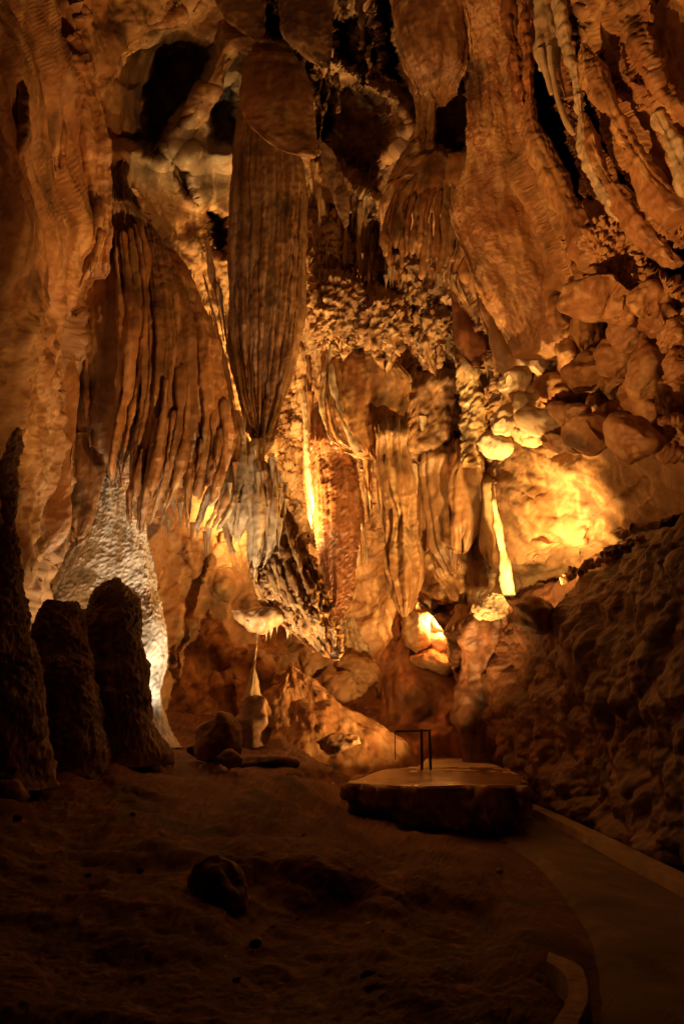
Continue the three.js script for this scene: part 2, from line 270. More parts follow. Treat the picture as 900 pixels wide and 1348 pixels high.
// ================================================================ the cave shell (walls, vault, back)
const shell = new Sheet(-130, -140, 1030, 1040, 1.8, [
  [-150, -150, 6.8], [-150, 200, 6.5], [-150, 500, 6.6], [-150, 800, 7], [-150, 1050, 7],
  [0, -120, 9], [0, 150, 8.6], [0, 350, 8.8], [0, 550, 9.6], [0, 750, 10.8], [0, 1000, 11.5],
  [95, -120, 11], [95, 100, 10.8], [110, 300, 11.4], [95, 480, 12.6], [95, 650, 13.8], [95, 850, 15], [95, 1000, 15],
  [200, -120, 13.2], [200, 100, 15.2], [200, 250, 15.8], [230, 400, 16.6], [250, 600, 17.2], [230, 800, 18], [230, 1000, 17.5],
  [330, -120, 13.6], [330, 100, 15.6], [350, 300, 18], [350, 500, 20], [350, 700, 21], [350, 850, 20.5], [350, 1000, 20],
  [450, -120, 13.2], [450, 100, 16], [450, 280, 18.3], [450, 400, 19.6], [450, 550, 21.6], [450, 750, 22.4], [450, 900, 22], [450, 1010, 22],
  [560, -120, 12.3], [560, 100, 14.4], [560, 250, 15.6], [560, 400, 17.6], [570, 550, 19.6], [570, 700, 20.4], [570, 900, 20], [570, 1010, 20],
  [650, -120, 10.9], [650, 100, 12.6], [650, 250, 13.6], [650, 400, 15.4], [650, 550, 16.8], [650, 700, 17.3], [650, 820, 18], [650, 1010, 18],
  [750, -120, 9.5], [750, 100, 10.6], [750, 250, 11.6], [750, 400, 12.6], [750, 550, 13.9], [750, 650, 15.2], [750, 780, 16.4], [750, 1010, 16.4],
  [850, -120, 8.1], [850, 100, 8.9], [850, 250, 9.4], [850, 400, 10.1], [850, 550, 11], [850, 680, 12.5], [850, 800, 13.2], [850, 1010, 12.4],
  [1030, -120, 6], [1030, 250, 6.6], [1030, 550, 7.6], [1030, 800, 9], [1030, 1010, 9],
]);
// left wall stands in front of the alcove
shell.poly([[-140, -140], [50, -140], [80, 20], [112, 110], [130, 150], [140, 230], [148, 320], [110, 380], [100, 480], [96, 720], [20, 760], [-140, 760]], .8, 9);
shell.poly([[90, -140], [240, -140], [300, -60], [232, 14], [175, 48], [118, 118], [95, 70]], .7, 7);
shell.poly([[124, 122], [178, 52], [196, 62], [240, 50], [278, 66], [250, 135], [206, 202], [138, 186]], -1.9, 10);
shell.poly([[205, 75], [276, 70], [248, 132], [206, 196], [192, 130]], -.8, 6);
shell.poly([[130, 112], [188, 112], [190, 180], [140, 182]], .45, 5);
shell.ridge([[305, 60], [290, 90], [265, 135], [208, 204]], 22, .6).ridge([[262, 138], [250, 205], [256, 250]], 30, .5).ridge([[240, 206], [300, 205], [345, 188]], 24, .5);
shell.poly([[268, 125], [300, 105], [318, 160], [308, 190], [280, 188]], -.9, 6);
shell.poly([[146, 240], [170, 248], [192, 290], [196, 310], [178, 300], [150, 282]], -1.2, 6).poly([[222, 208], [246, 232], [252, 264], [238, 256]], -.6, 4).poly([[272, 275], [296, 285], [298, 335], [276, 330]], -1.6, 6);
shell.ridge([[148, 268], [190, 300], [230, 345], [262, 400]], 16, .6);
// vault centre: black voids between blades
for (const [p, h] of [[[[350, 10], [372, 22], [382, 52], [350, 56]], -3], [[[395, -40], [432, -40], [430, 14], [398, 12]], -3], [[[436, 22], [470, 24], [474, 90], [440, 78]], -3.2], [[[500, -60], [514, -60], [520, 60], [528, 100], [506, 90]], -3], [[[380, 62], [408, 70], [414, 112], [388, 105]], -2.6], [[[416, 92], [436, 100], [434, 196], [416, 205]], -2.6], [[[474, 30], [498, 30], [494, 100], [478, 104]], -2]]) shell.poly(p, h, 5);
shell.poly([[436, 112], [470, 105], [505, 140], [508, 196], [488, 236], [450, 222], [430, 180]], -1.7, 7);
shell.ridge([[428, 170], [438, 225], [470, 248], [500, 265]], 10, .7).ridge([[480, 110], [525, 130], [542, 165], [520, 195], [496, 212]], 14, .8).ridge([[512, 205], [545, 185]], 8, .4);
shell.poly([[462, 245], [500, 262], [508, 300], [470, 300]], .5, 8);
shell.poly([[570, 94], [614, 94], [616, 190], [600, 206], [572, 200]], -1.5, 5);
shell.poly([[656, 280], [690, 300], [698, 352], [668, 350]], -1.8, 5).poly([[588, 400], [612, 410], [640, 448], [622, 460], [596, 440]], -1.6, 5);
// arch behind the centre, deep and lit
shell.poly([[344, 632], [372, 606], [420, 612], [440, 660], [440, 720], [380, 700], [350, 668]], -1.4, 8);
shell.poly([[500, 520], [600, 505], [612, 560], [600, 612], [540, 618]], -1.6, 8);
// upper right: recesses between hanging ridges
shell.poly([[700, 70], [726, 120], [745, 190], [770, 262], [748, 250], [712, 170]], -3, 7).poly([[760, -40], [772, 40], [772, 110], [800, 190], [860, 290], [826, 280], [776, 180], [756, 90]], -3, 7);
shell.poly([[840, 292], [905, 330], [905, 372], [860, 350], [836, 312]], -2.6, 7).poly([[745, 320], [790, 350], [800, 376], [760, 350]], -2, 6);
shell.ridge([[840, -60], [838, 40], [860, 120], [905, 170]], 46, .7).ridge([[800, 60], [815, 100], [850, 130]], 14, .35).ridge([[790, 90], [805, 115], [835, 150]], 12, .35);
// pendant zone stands back so the pendants hang free
shell.poly([[700, 425], [770, 410], [905, 400], [905, 590], [840, 560], [760, 540], [690, 500]], -2.3, 14);
// bright wall with long soft folds
shell.ridge([[648, 596], [670, 650], [706, 690], [728, 714]], 34, .45).ridge([[668, 590], [730, 640], [752, 700], [764, 744]], 32, .4).ridge([[700, 590], [790, 640], [840, 640]], 26, .2).ridge([[764, 736], [790, 690], [850, 640]], 14, -.3);
shell.blob(716, 716, 16, 10, 15, .35).blob(757, 742, 12, 14, 30, .4);

shell.poly([[640, 770], [850, 700], [905, 690], [905, 1040], [640, 1040]], -1.2, 14);
// low back wall of the left recess
for (const [x, y, rx, ry, h] of [[286, 903, 12, 17, .3], [250, 905, 20, 30, .3], [300, 860, 22, 26, .4], [270, 840, 18, 22, .3], [315, 910, 16, 34, .5], [345, 870, 14, 30, .4], [235, 870, 12, 40, .3], [300, 770, 30, 22, .4], [260, 730, 24, 40, .5], [375, 860, 22, 18, .4], [410, 860, 16, 22, .4], [470, 880, 28, 26, .5]]) shell.blob(x, y, rx, ry, 0, h);
shell.ridge([[278, 740], [262, 790], [250, 830], [238, 890]], 7, .35).ridge([[300, 700], [270, 760]], 6, .3);

shell.zone([[118, 40], [352, 40], [352, 262], [150, 330], [140, 200]], 14, (x, y, z) => .16 * fbm(x * .7, y * .7, z * .7, 2), (x, y, z) => .02 * fbm(x * 3.5, y * 3.5, z * 3.5, 3) + .006 * n3(x * 18, y * 18, z * 18));
const dL = along(dirOf([10, 120, 9], [70, 420, 11]), .13), dLd = along(dirOf([60, 120, 10], [10, 260, 9]), .16), dR = along(dirOf([700, 60, 11], [850, 300, 10]), .13), dW = along(dirOf([650, 590, 16], [800, 660, 13]), .3), dV = along([0, 1, 0], .12);
shell.zone([[-140, -140], [60, -140], [112, 110], [140, 230], [148, 330], [100, 380], [-140, 380]], 25, (x, y, z) => .12 * dL(x, y, z, .7) + .15 * n3(x * .9, y * .7, z * .9), (x, y, z) => .03 * dL(x, y, z, 2.6) + .02 * fbm(x * 4, y * 4, z * 4) + .006 * n3(x * 14, y * 14, z * 14));
shell.zone([[-140, 380], [110, 380], [100, 740], [-140, 740]], 25, (x, y, z) => .3 * n3(x * .8, y * .8, z * .8) + .1 * dLd(x, y, z, 1.3), (x, y, z) => .05 * billow(x * 2.4, y * 2, z * 2.4, 2) + .04 * fbm(x * 4, y * 4, z * 4) + .014 * billow(x * 12, y * 12, z * 12, 2));
shell.zone([[620, -140], [1030, -140], [1030, 400], [740, 400], [640, 260]], 25, (x, y, z) => .22 * dR(x, y, z, 1), (x, y, z) => .06 * dR(x, y, z, 3.2) + .03 * fbm(x * 4, y * 4, z * 4) + .016 * billow(x * 14, y * 14, z * 14, 2));
shell.zone([[640, 570], [905, 560], [1030, 540], [1030, 720], [760, 760], [640, 770]], 16, (x, y, z) => .13 * dW(x, y, z, .7), (x, y, z) => .05 * dW(x, y, z, 2) + .016 * fbm(x * 3, y * 3, z * 3) + .006 * n3(x * 16, y * 16, z * 16));
shell.zone([[390, 270], [600, 250], [690, 420], [650, 620], [520, 720], [300, 720], [330, 520], [390, 480]], 18, (x, y, z) => .26 * billow(x * 1.5, y * 1.2, z * 1.5), (x, y, z) => .1 * billow(x * 4.4, y * 3, z * 4.4) + .05 * dV(x, y, z, 6) + .03 * billow(x * 12, y * 10, z * 12, 2));
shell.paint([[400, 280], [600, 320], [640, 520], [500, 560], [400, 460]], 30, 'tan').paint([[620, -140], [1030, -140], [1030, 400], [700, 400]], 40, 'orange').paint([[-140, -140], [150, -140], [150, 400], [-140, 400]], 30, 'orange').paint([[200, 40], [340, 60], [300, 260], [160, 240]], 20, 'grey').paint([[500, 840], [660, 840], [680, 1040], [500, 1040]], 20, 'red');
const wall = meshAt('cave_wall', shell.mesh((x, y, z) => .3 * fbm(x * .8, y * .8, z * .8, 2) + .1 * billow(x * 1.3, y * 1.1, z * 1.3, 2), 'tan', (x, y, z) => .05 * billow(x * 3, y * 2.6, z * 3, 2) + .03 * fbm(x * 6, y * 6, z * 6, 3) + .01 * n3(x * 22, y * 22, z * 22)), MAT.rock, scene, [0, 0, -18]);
wall.userData.kind = 'structure';
console.log('shell done');

// ================================================================ floor, walkway
const floorY = (py, y0) => groundD(py, y0);
const ground = new Sheet(-130, 930, 1030, 1500, 2, [
  [-130, 1500, 2.8], [200, 1500, 2.9], [450, 1500, 3.0], [700, 1500, 3.3], [1030, 1500, floorY(1500, -.06)],
  [-130, 1348, 3.7], [100, 1348, 3.9], [300, 1348, 4.0], [500, 1348, 4.2], [680, 1348, 4.7], [790, 1348, floorY(1348, -.08)], [1030, 1348, floorY(1348, -.08)],
  [-130, 1250, 4.8], [100, 1250, 5.0], [300, 1250, 5.2], [500, 1250, 5.6], [690, 1250, 6.1], [800, 1250, floorY(1250, -.08)], [1030, 1250, floorY(1250, -.08)],
  [-130, 1150, 6.2], [100, 1150, 6.6], [250, 1130, 7.0], [330, 1168, 7.0], [330, 1088, 8.1], [450, 1190, 7.2], [450, 1096, 8.5], [560, 1200, 7.5], [560, 1114, 8.8], [650, 1205, 7.6], [640, 1128, 9.5], [740, 1150, floorY(1150, -.08)], [1030, 1150, floorY(1150, -.08)],
  [-130, 1060, 8], [100, 1060, 8.6], [300, 1060, 9.8], [450, 1070, 12.9], [560, 1100, 12.3], [640, 1108, 11.8], [690, 1085, floorY(1085, -.08)], [900, 1080, floorY(1080, -.08)],
  [-130, 1010, 10], [100, 1005, 11], [260, 1005, 12.5], [400, 1005, 15], [500, 1020, 17], [600, 1010, 18], [700, 1020, 18.5], [900, 1020, 18.5],
  [-130, 960, 13], [100, 960, 14], [240, 966, 15.5], [380, 960, 17.5], [520, 970, 19.5], [700, 980, 21], [900, 980, 21],
  [-130, 930, 17], [300, 930, 21], [600, 930, 26], [900, 930, 28],
]);
for (const [x, y, rx, ry, h] of [[150, 1010, 40, 22, .5], [180, 1030, 55, 18, .4], [390, 1010, 70, 16, .4], [300, 1030, 60, 14, .3], [470, 990, 60, 16, .3], [120, 1240, 90, 60, .15], [560, 1250, 90, 60, .15], [490, 1290, 20, 12, .12], [420, 1060, 60, 16, .25]]) ground.blob(x, y, rx, ry, 0, h);
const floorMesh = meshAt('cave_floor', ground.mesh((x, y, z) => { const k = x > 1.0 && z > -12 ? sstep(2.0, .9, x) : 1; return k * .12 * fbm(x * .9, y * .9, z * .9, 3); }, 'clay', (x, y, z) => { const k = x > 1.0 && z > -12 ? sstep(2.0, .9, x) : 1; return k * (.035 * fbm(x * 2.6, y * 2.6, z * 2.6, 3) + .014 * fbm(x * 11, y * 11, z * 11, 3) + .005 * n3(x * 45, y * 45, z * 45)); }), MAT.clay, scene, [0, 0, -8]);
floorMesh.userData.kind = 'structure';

function ribbon(left, right, y0, n, name, pal, mat, thick) {     // flat strip on the ground between two edges given in photo pixels
  const pos = [], uv = [], col = [], idx = [], m = 10;
  for (let j = 0; j <= n; j++) {
    const a = cr(left, j / n), b = cr(right, j / n), p = P(a[0], a[1], groundD(a[1], y0)), q = P(b[0], b[1], groundD(b[1], y0));
    for (let i = 0; i <= m; i++) { const t = i / m, x = lerp(p[0], q[0], t), z = lerp(p[2], q[2], t), y = y0 + .006 * fbm(x * 2, 0, z * 2) - (i === 0 || i === m ? thick : 0); pos.push(x, y, z); uv.push(x, z); const c = stone(pal, x, 0, z, 2); col.push(...c); }
  }
  for (let j = 0; j < n; j++) for (let i = 0; i < m; i++) { const a = j * (m + 1) + i, b = a + 1, c = a + m + 1, d = c + 1; idx.push(a, b, c, b, d, c); }
  return meshAt(name, build(new Float32Array(pos), new Float32Array(col), new Float32Array(uv), idx), mat);
}
PAL.concrete = [[.2, .15, .1], [.16, .12, .08], [.23, .18, .12]]; PAL.kerb = [[.5, .4, .29], [.42, .32, .22], [.56, .46, .34]];
const path1 = ribbon([[800, 1500], [782, 1348], [768, 1250], [735, 1180], [700, 1132], [655, 1106], [640, 1085], [600, 1060]], [[1250, 1500], [1130, 1348], [1010, 1230], [900, 1170], [820, 1130], [760, 1098], [712, 1074], [680, 1056]], 0, 60, 'walkway', 'concrete', MAT.clay, .12);
path1.userData.kind = 'structure';
const path2 = ribbon([[520, 1016], [545, 1004], [560, 995]], [[700, 1020], [660, 1006], [600, 993]], .62, 16, 'walkway', 'kerb', MAT.clay, .12);
path2.userData.kind = 'structure';
const kerbR = ribbon([[1010, 1232], [900, 1168], [820, 1127], [760, 1095], [715, 1073], [692, 1062]], [[1040, 1226], [925, 1160], [835, 1116], [775, 1088], [724, 1066], [698, 1056]], .1, 40, 'kerb', 'kerb', MAT.clay, .14);
tag(kerbR, 'long straight pale kerb along the foot of the dark right wall', 'kerb');
{ // curled kerb end
  const L = [[680, 1400], [722, 1348], [742, 1312], [738, 1286], [718, 1268]], R = [[740, 1404], [766, 1348], [779, 1312], [768, 1272], [722, 1252]];
  const k = ribbon(L, R, .16, 30, 'kerb', 'kerb', MAT.clay, .2); tag(k, 'short curved pale kerb end beside the walkway', 'kerb');
}
console.log('floor done');

// ================================================================ formations
function body(name, label, category, o, mat = 'flow', group) { const m = meshAt(name, loft(o), MAT[mat]); return tag(m, label, category, group); }
function part(parent, name, o, mat = 'flow') { return meshAt(name, loft(o), MAT[mat], parent); }

// A curtain of n separate hanging folds across rows of [y, left, right]; the bundle bulges towards the viewer.
function bundle(parent, name, o, n, mat = 'flow') {
  const rows = o.E.map(r => r.length === 3 ? [r[1], r[0], r[2], r[0]] : r), D = Array.isArray(o.d) ? o.d : rows.map(() => o.d), full = rows.map((r, i) => [...r, D[i]]), bulge = o.bulge ?? .5;
  const cuts = [0]; for (let i = 0; i < n; i++) cuts.push(cuts[i] + .5 + rnd()); const tot = cuts[n];
  for (let i = 0; i < n; i++) {
    const u0 = Math.max(0, cuts[i] / tot - .3 / n), u1 = Math.min(1, cuts[i + 1] / tot + .3 / n), um = (u0 + u1) * .5 * 2 - 1, s0 = (o.s0 ?? .06) * rnd(), s1 = 1 - (o.s1 ?? .18) * rnd() ** 1.5, jit = (rnd() - .5) * (o.jit ?? .16), ph = rnd() * 9, E = [], d = [], m = 9;
    for (let j = 0; j <= m; j++) {
      const t = j / m, r = cr(full, lerp(s0, s1, t)), w = (t < .12 ? .72 + .28 * t / .12 : 1) * (t > .72 ? 1 - .78 * ((t - .72) / .28) ** 1.7 : 1) * (.86 + .28 * n3(t * 3 + ph, ph, i)), c = (u0 + u1) / 2 + .12 / n * n3(t * 2.2, ph, 4 + i), h = (u1 - u0) / 2 * w;
      E.push([lerp(r[0], r[2], c - h), lerp(r[1], r[3], c - h), lerp(r[0], r[2], c + h), lerp(r[1], r[3], c + h)]);
      const half = (Math.hypot(r[2] - r[0], r[3] - r[1]) / 2) * r[4] / FPX; d.push(r[4] - bulge * half * Math.sqrt(Math.max(.05, 1 - um * um * .95)) + jit * (.3 + t));
    }
    part(parent, name, { E, d, tk: o.tk ?? 1.3, step: o.step ?? 1.9, fl: o.fl ?? [[5, .035, .05], [13, .014, .06]], nz: o.nz ?? [[1.4, .05], [4, .025], [10, .014], [26, .007]], fr: o.fr, pal: Array.isArray(o.pal) ? o.pal[Math.floor(rnd() * o.pal.length)] : o.pal, rt: .05 }, mat);
  }
}
const ridgeL = (label, E, d, tk) => body('rock_rib', label, 'rock rib', { E, d, tk, step: 1.8, fl: [[2.2, .16, .12], [6, .05, .15]], nz: [[1, .12], [3, .06], [8, .025], [20, .01]], pal: 'orange' }, 'rock');
// --- big left drapery
{
  const t = thing('flowstone_drapery', 'broad orange bell-shaped flowstone drapery with long hanging folds above the white column', 'drapery', P(200, 690, 13));
  const nz = [[1, .1], [3.2, .035], [9, .018], [24, .008]];
  part(t, 'core', { hk: 60, E: [[255, 145, 168], [300, 128, 200], [350, 118, 222], [420, 108, 262], [500, 103, 285], [560, 100, 288], [610, 108, 262], [636, 140, 225]], d: [12.6, 12.9, 13.1, 13.3, 13.5, 13.6, 13.7, 13.8], tk: .8, fl: [1.6, .12, .05], nz, pal: 'brown', rt: .05 });
  bundle(t, 'fold', { E: [[312, 120, 152], [370, 114, 156], [430, 112, 164], [500, 111, 160], [560, 113, 152], [606, 118, 140]], d: 13.2, pal: ['orange', 'brown'], bulge: .7, jit: .25 }, 5);
  bundle(t, 'fold', { E: [[290, 146, 190], [345, 148, 202], [420, 156, 206], [500, 154, 196], [560, 146, 182], [610, 140, 168], [645, 146, 158]], d: [12.6, 12.6, 12.6, 12.7, 12.8, 12.9, 13.1], pal: ['orange', 'tan'], bulge: .9, jit: .25 }, 5);
  part(t, 'bell', { E: [[300, 186, 206], [345, 186, 226], [400, 186, 244], [460, 186, 252], [530, 182, 253], [600, 174, 246], [650, 172, 228]], d: [12.8, 12.7, 12.6, 12.55, 12.6, 12.8, 13.1], tk: .8, step: 1.6, fl: [[3, .14, .03, .7], [8, .05, .04, .6], [16, .02, .05]], nz: [[1, .07], [3.2, .03], [10, .012], [26, .008]], pal: 'brown', rt: .06, rb: .08 });
  bundle(t, 'fold', { E: [[470, 186, 252], [540, 182, 253], [600, 173, 247], [650, 166, 232], [700, 170, 206]], d: [12.7, 12.7, 12.8, 12.9, 13.1], pal: ['brown', 'tan'], bulge: .85, s0: .5, s1: .35, tk: 1.3, jit: .25 }, 9);
  part(t, 'bell', { E: [[322, 196, 222], [380, 220, 260], [440, 234, 284], [500, 244, 299], [560, 250, 304], [605, 254, 298], [640, 256, 284]], d: [13.1, 13, 12.95, 12.9, 13, 13.2, 13.5], tk: .9, step: 1.6, fl: [[3, .12, .05, .9], [8, .05, .06, .8], [16, .018, .06]], nz: [[1, .08], [3, .04], [10, .014], [26, .008]], pal: 'orange', rt: .06, rb: .1 });
  bundle(t, 'fold', { E: [[470, 236, 294], [520, 242, 301], [570, 242, 304], [610, 240, 299], [655, 238, 286], [700, 242, 266]], d: 13.05, pal: ['orange', 'tan'], bulge: .95, s0: .5, s1: .4, jit: .3, tk: 1.3 }, 8);
  part(t, 'hanging_lobe', { E: [[570, 100, 138], [610, 93, 140], [650, 89, 136], [680, 90, 124], [700, 98, 110]], d: 13.2, tk: .7, fl: [3, .07, .06], nz, pal: 'brown', fr: [.2, 4], rb: .15 });
}
body('left_wall_skirt', 'smooth orange rock skirt with ragged dripping lower edge on the left wall', 'rock skirt', { E: [[440, 40, 98], [500, 30, 100], [580, 28, 100], [650, 26, 96], [690, 26, 92], [715, 28, 70]], d: [12.1, 12.1, 12.1, 12.2, 12.3, 12.4], tk: .25, fl: [1.2, .06, .3], nz: [[.9, .08], [3, .03], [9, .015], [22, .008]], fr: [.5, 3.4, 5], pal: 'orange', rt: .1 });
ridgeL('long orange rock rib bounding the dark alcove', [[-50, 16, 92], [20, 40, 100], [90, 66, 120], [150, 82, 134], [210, 90, 142], [270, 94, 148], [325, 98, 150], [365, 108, 140]], [10.6, 10.7, 10.9, 11.1, 11.3, 11.5, 11.7, 11.9], .55);
ridgeL('bulging orange rock fold with a bright flank high on the left wall', [[30, -40, 14], [80, -40, 34], [130, -40, 40], [180, -40, 34], [230, -40, 16]], [8.4, 8.3, 8.3, 8.3, 8.4], .5);
for (const [E, d, n, lab] of [[[[66, 170, 92, 196], [46, 225, 84, 246], [20, 280, 64, 306], [0, 330, 44, 356]], 10.6, 6, 'bunch of slanting drip folds on the left wall below the bright flank'], [[[100, 240, 140, 250], [92, 290, 140, 300], [84, 340, 128, 350], [70, 380, 110, 392]], 11.3, 6, 'bunch of slanting drip folds just above the bell-shaped drapery'], [[[40, 90, 66, 84], [46, 140, 78, 132], [58, 190, 88, 184], [66, 230, 90, 226]], 10.2, 4, 'upper bunch of slanting folds beside the rock rib']]) { const t = thing('drip_folds', lab, 'flowstone', P((E[0][0] + E[0][2]) / 2, E[0][1], d)); bundle(t, 'fold', { E, d, pal: ['orange', 'tan'], bulge: .25, s0: .5, s1: .5, tk: 1 }, n); }
for (const [lab, E, d] of [['pale slanting rock rib across the dark alcove', [[296, 50, 318, 62], [284, 84, 306, 92], [262, 118, 288, 130], [240, 150, 262, 162], [214, 186, 230, 196], [203, 204, 210, 207]], [15, 15.1, 15.3, 15.6, 16.1, 16.8]], ['orange ceiling edge over the dark alcove', [[240, 4, 250, 22], [205, 18, 214, 36], [170, 36, 178, 54], [140, 72, 150, 88], [112, 104, 124, 122]], [14.2, 14.2, 14, 13.6, 13]]]) body('rock_rib', lab, 'rock rib', { E, d, tk: .4, fl: [1.6, .08, .3], nz: [[1.2, .2], [3, .12], [8, .04], [20, .014]], pal: lab[0] === 'o' ? 'orange' : 'tan' }, 'rock');
// --- white column
body('flowstone_column', 'tall rippled white flowstone column flaring to a wide foot', 'column', { E: [[596, 142, 158], [620, 134, 162], [650, 126, 172], [690, 110, 191], [725, 92, 197], [765, 72, 204], [800, 54, 212], [850, 36, 217], [900, 26, 213], [940, 18, 217], [985, 4, 240]], d: [13.6, 13.6, 13.7, 13.8, 13.9, 14, 14, 14, 14, 14, 13.9], tk: .5, step: 1.6, fl: [1.4, .06, .2], nz: [[1.1, .1], [3, .04], [8, .016, 1.6], [17, .013, 1.4], [34, .006]], pal: 'white', rt: .03 }, 'flow');
// --- dark stalagmites in front
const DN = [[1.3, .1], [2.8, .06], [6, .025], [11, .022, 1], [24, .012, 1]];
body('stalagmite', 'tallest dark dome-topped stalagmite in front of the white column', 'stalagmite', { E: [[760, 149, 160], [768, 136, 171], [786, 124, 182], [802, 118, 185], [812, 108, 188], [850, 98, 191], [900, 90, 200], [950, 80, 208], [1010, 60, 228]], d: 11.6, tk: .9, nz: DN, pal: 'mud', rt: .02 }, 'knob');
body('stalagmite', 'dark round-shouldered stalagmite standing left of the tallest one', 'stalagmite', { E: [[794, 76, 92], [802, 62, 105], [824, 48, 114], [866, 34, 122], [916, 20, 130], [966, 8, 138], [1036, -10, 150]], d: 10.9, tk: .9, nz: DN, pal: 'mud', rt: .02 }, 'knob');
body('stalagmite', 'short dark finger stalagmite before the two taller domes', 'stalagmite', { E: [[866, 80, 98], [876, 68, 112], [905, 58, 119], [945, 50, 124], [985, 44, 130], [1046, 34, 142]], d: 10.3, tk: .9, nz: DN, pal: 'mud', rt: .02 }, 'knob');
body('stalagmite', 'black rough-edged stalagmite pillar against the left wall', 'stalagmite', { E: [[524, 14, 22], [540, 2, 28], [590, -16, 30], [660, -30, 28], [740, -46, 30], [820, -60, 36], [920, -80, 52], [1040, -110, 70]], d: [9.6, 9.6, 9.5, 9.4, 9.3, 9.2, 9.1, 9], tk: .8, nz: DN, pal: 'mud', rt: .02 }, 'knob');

// --- central fluted column
{
  const t = thing('stalactite', 'huge fluted brown stalactite column tapering to a point in the vault centre', 'stalactite', P(345, 592, 15.6)), E = [[130, 316, 385], [200, 307, 395], [260, 303, 400], [330, 301, 398], [410, 302, 393], [470, 306, 385], [525, 317, 371], [565, 330, 356], [594, 339, 345]];
  part(t, 'core', { E, d: 15.6, tk: .85, step: 1.6, fl: [[5, .06, .015], [12, .025, .02]], nz: [[1, .05], [8, .012], [24, .007]], pal: 'brown', rt: .02 });
  bundle(t, 'flute', { E: [[150, 315, 388], [200, 307, 395], [260, 303, 400], [330, 301, 398], [410, 302, 393], [470, 306, 385], [525, 317, 371], [565, 330, 356], [594, 339, 345]], d: 15.6, pal: 'brown', bulge: .78, jit: .14, s0: .45, s1: .4, tk: 1.3 }, 15);
}
part(thing('drapery', 'thin curled drapery edge hanging beside the fluted stalactite column', 'drapery', P(392, 560, 15.9)), 'curtain', { E: [[250, 390, 400], [330, 388, 402], [420, 384, 400], [480, 376, 392], [530, 366, 378], [575, 352, 362], [600, 344, 350]], d: 15.9, tk: 1.2, fl: [4, .06, .03], pal: 'tan' });

// --- folds under the drapery, wet flow, canopy
{
  const t = thing('flowstone_cascade', 'pale folded flowstone cascade ending in a dripping wet canopy', 'flowstone', P(370, 830, 15));
  const nz = [[1.4, .08], [4, .04], [11, .02], [26, .008]];
  bundle(t, 'fold', { E: [[536, 298, 316], [580, 288, 326], [630, 278, 322], [670, 262, 312], [700, 252, 290]], d: 14.9, pal: ['cream', 'tan', 'cream'], bulge: .8, s1: .35 }, 5);
  bundle(t, 'fold', { E: [[575, 312, 352], [620, 300, 350], [670, 292, 340], [705, 296, 324], [730, 306, 314]], d: 15.200000000000001, pal: ['tan', 'tan', 'cream'], bulge: .8, s1: .35 }, 5);
  bundle(t, 'fold', { E: [[600, 322, 362], [650, 322, 372], [690, 324, 370], [730, 326, 360], [760, 330, 342]], d: 15.100000000000001, pal: ['cream', 'tan', 'cream'], bulge: .8, s1: .35 }, 5);
  part(t, 'wet_shelf', { E: [[620, 336, 366], [670, 332, 380], [715, 330, 396], [750, 332, 412], [780, 342, 424], [806, 360, 434], [828, 388, 440], [850, 416, 437]], d: [15.5, 15.4, 15.3, 15.2, 15.15, 15.1, 15.1, 15.1], tk: .55, step: 1.5, fl: [[2.6, .12, .12], [7, .05, .15]], nz: [[1.6, .12], [5, .05, .6], [12, .03, .7], [26, .012, .8]], fr: [.4, 3.5, 4], pal: 'tan' }, 'wet');
  bundle(t, 'wet_drip', { E: [[650, 330, 376], [710, 328, 400], [760, 328, 424], [800, 346, 440], [832, 380, 444], [860, 412, 440]], d: 15.25, pal: ['brown', 'tan', 'orange'], bulge: .5, s0: .55, s1: .5, tk: 1.1, nz: [[2, .05], [6, .03], [14, .02, .8]] }, 15, 'wet');
  part(t, 'lip', { E: [[304, 798, 304, 808], [316, 798, 318, 822], [334, 800, 336, 830], [354, 800, 356, 826], [376, 806, 378, 822]], d: 15.0, tk: 1.1, nz: [[2, .12], [5, .06], [12, .03]], pal: 'tan', rt: .2, rb: .2 });
}
body('stalactite', 'thin pale pillar joining the wet canopy to the floor', 'pillar', { E: [[800, 333, 348], [840, 333, 344], [870, 331, 341], [905, 326, 342], [925, 316, 350]], d: 16, tk: .9, fl: [6, .03, .05], pal: 'cream' });

// --- centre cluster
{
  const t = thing('flowstone_drapery', 'hanging pointed drapery with curled pale ribs in the middle of the vault', 'drapery', P(480, 605, 17.2));
  const nz = [[1.2, .08], [4, .035], [12, .016]];
  part(t, 'curtain', { E: [[450, 430, 500, 425], [432, 450, 508, 440], [427, 465, 518, 458], [424, 490, 530, 480], [424, 530, 545, 505], [428, 560, 530, 545], [440, 585, 516, 570], [470, 600, 500, 598]], d: [18.6, 18, 17.6, 17.4, 17.4, 17.4, 17.4, 17.4], tk: .26, step: 1.6, fl: [[2.2, .09, .12], [6, .035, .1], [14, .015, .1]], nz, pal: 'orange', fr: [.25, 2.5] });
  part(t, 'rib', { E: [[455, 432, 441], [490, 424, 433], [525, 420, 428], [555, 424, 431], [585, 434, 440]], d: 16.9, tk: 2.2, fl: [6, .02, .05], pal: 'cream' });
  part(t, 'rib', { E: [[480, 432, 439], [515, 436, 443], [550, 446, 453], [575, 456, 464], [600, 470, 480]], d: 16.8, tk: 2.4, fl: [6, .02, .05], pal: 'cream' });
  part(t, 'rib', { E: [[480, 428, 434], [520, 428, 434], [560, 436, 441], [590, 446, 450]], d: 16.95, tk: 2.2, pal: 'orange' });
}
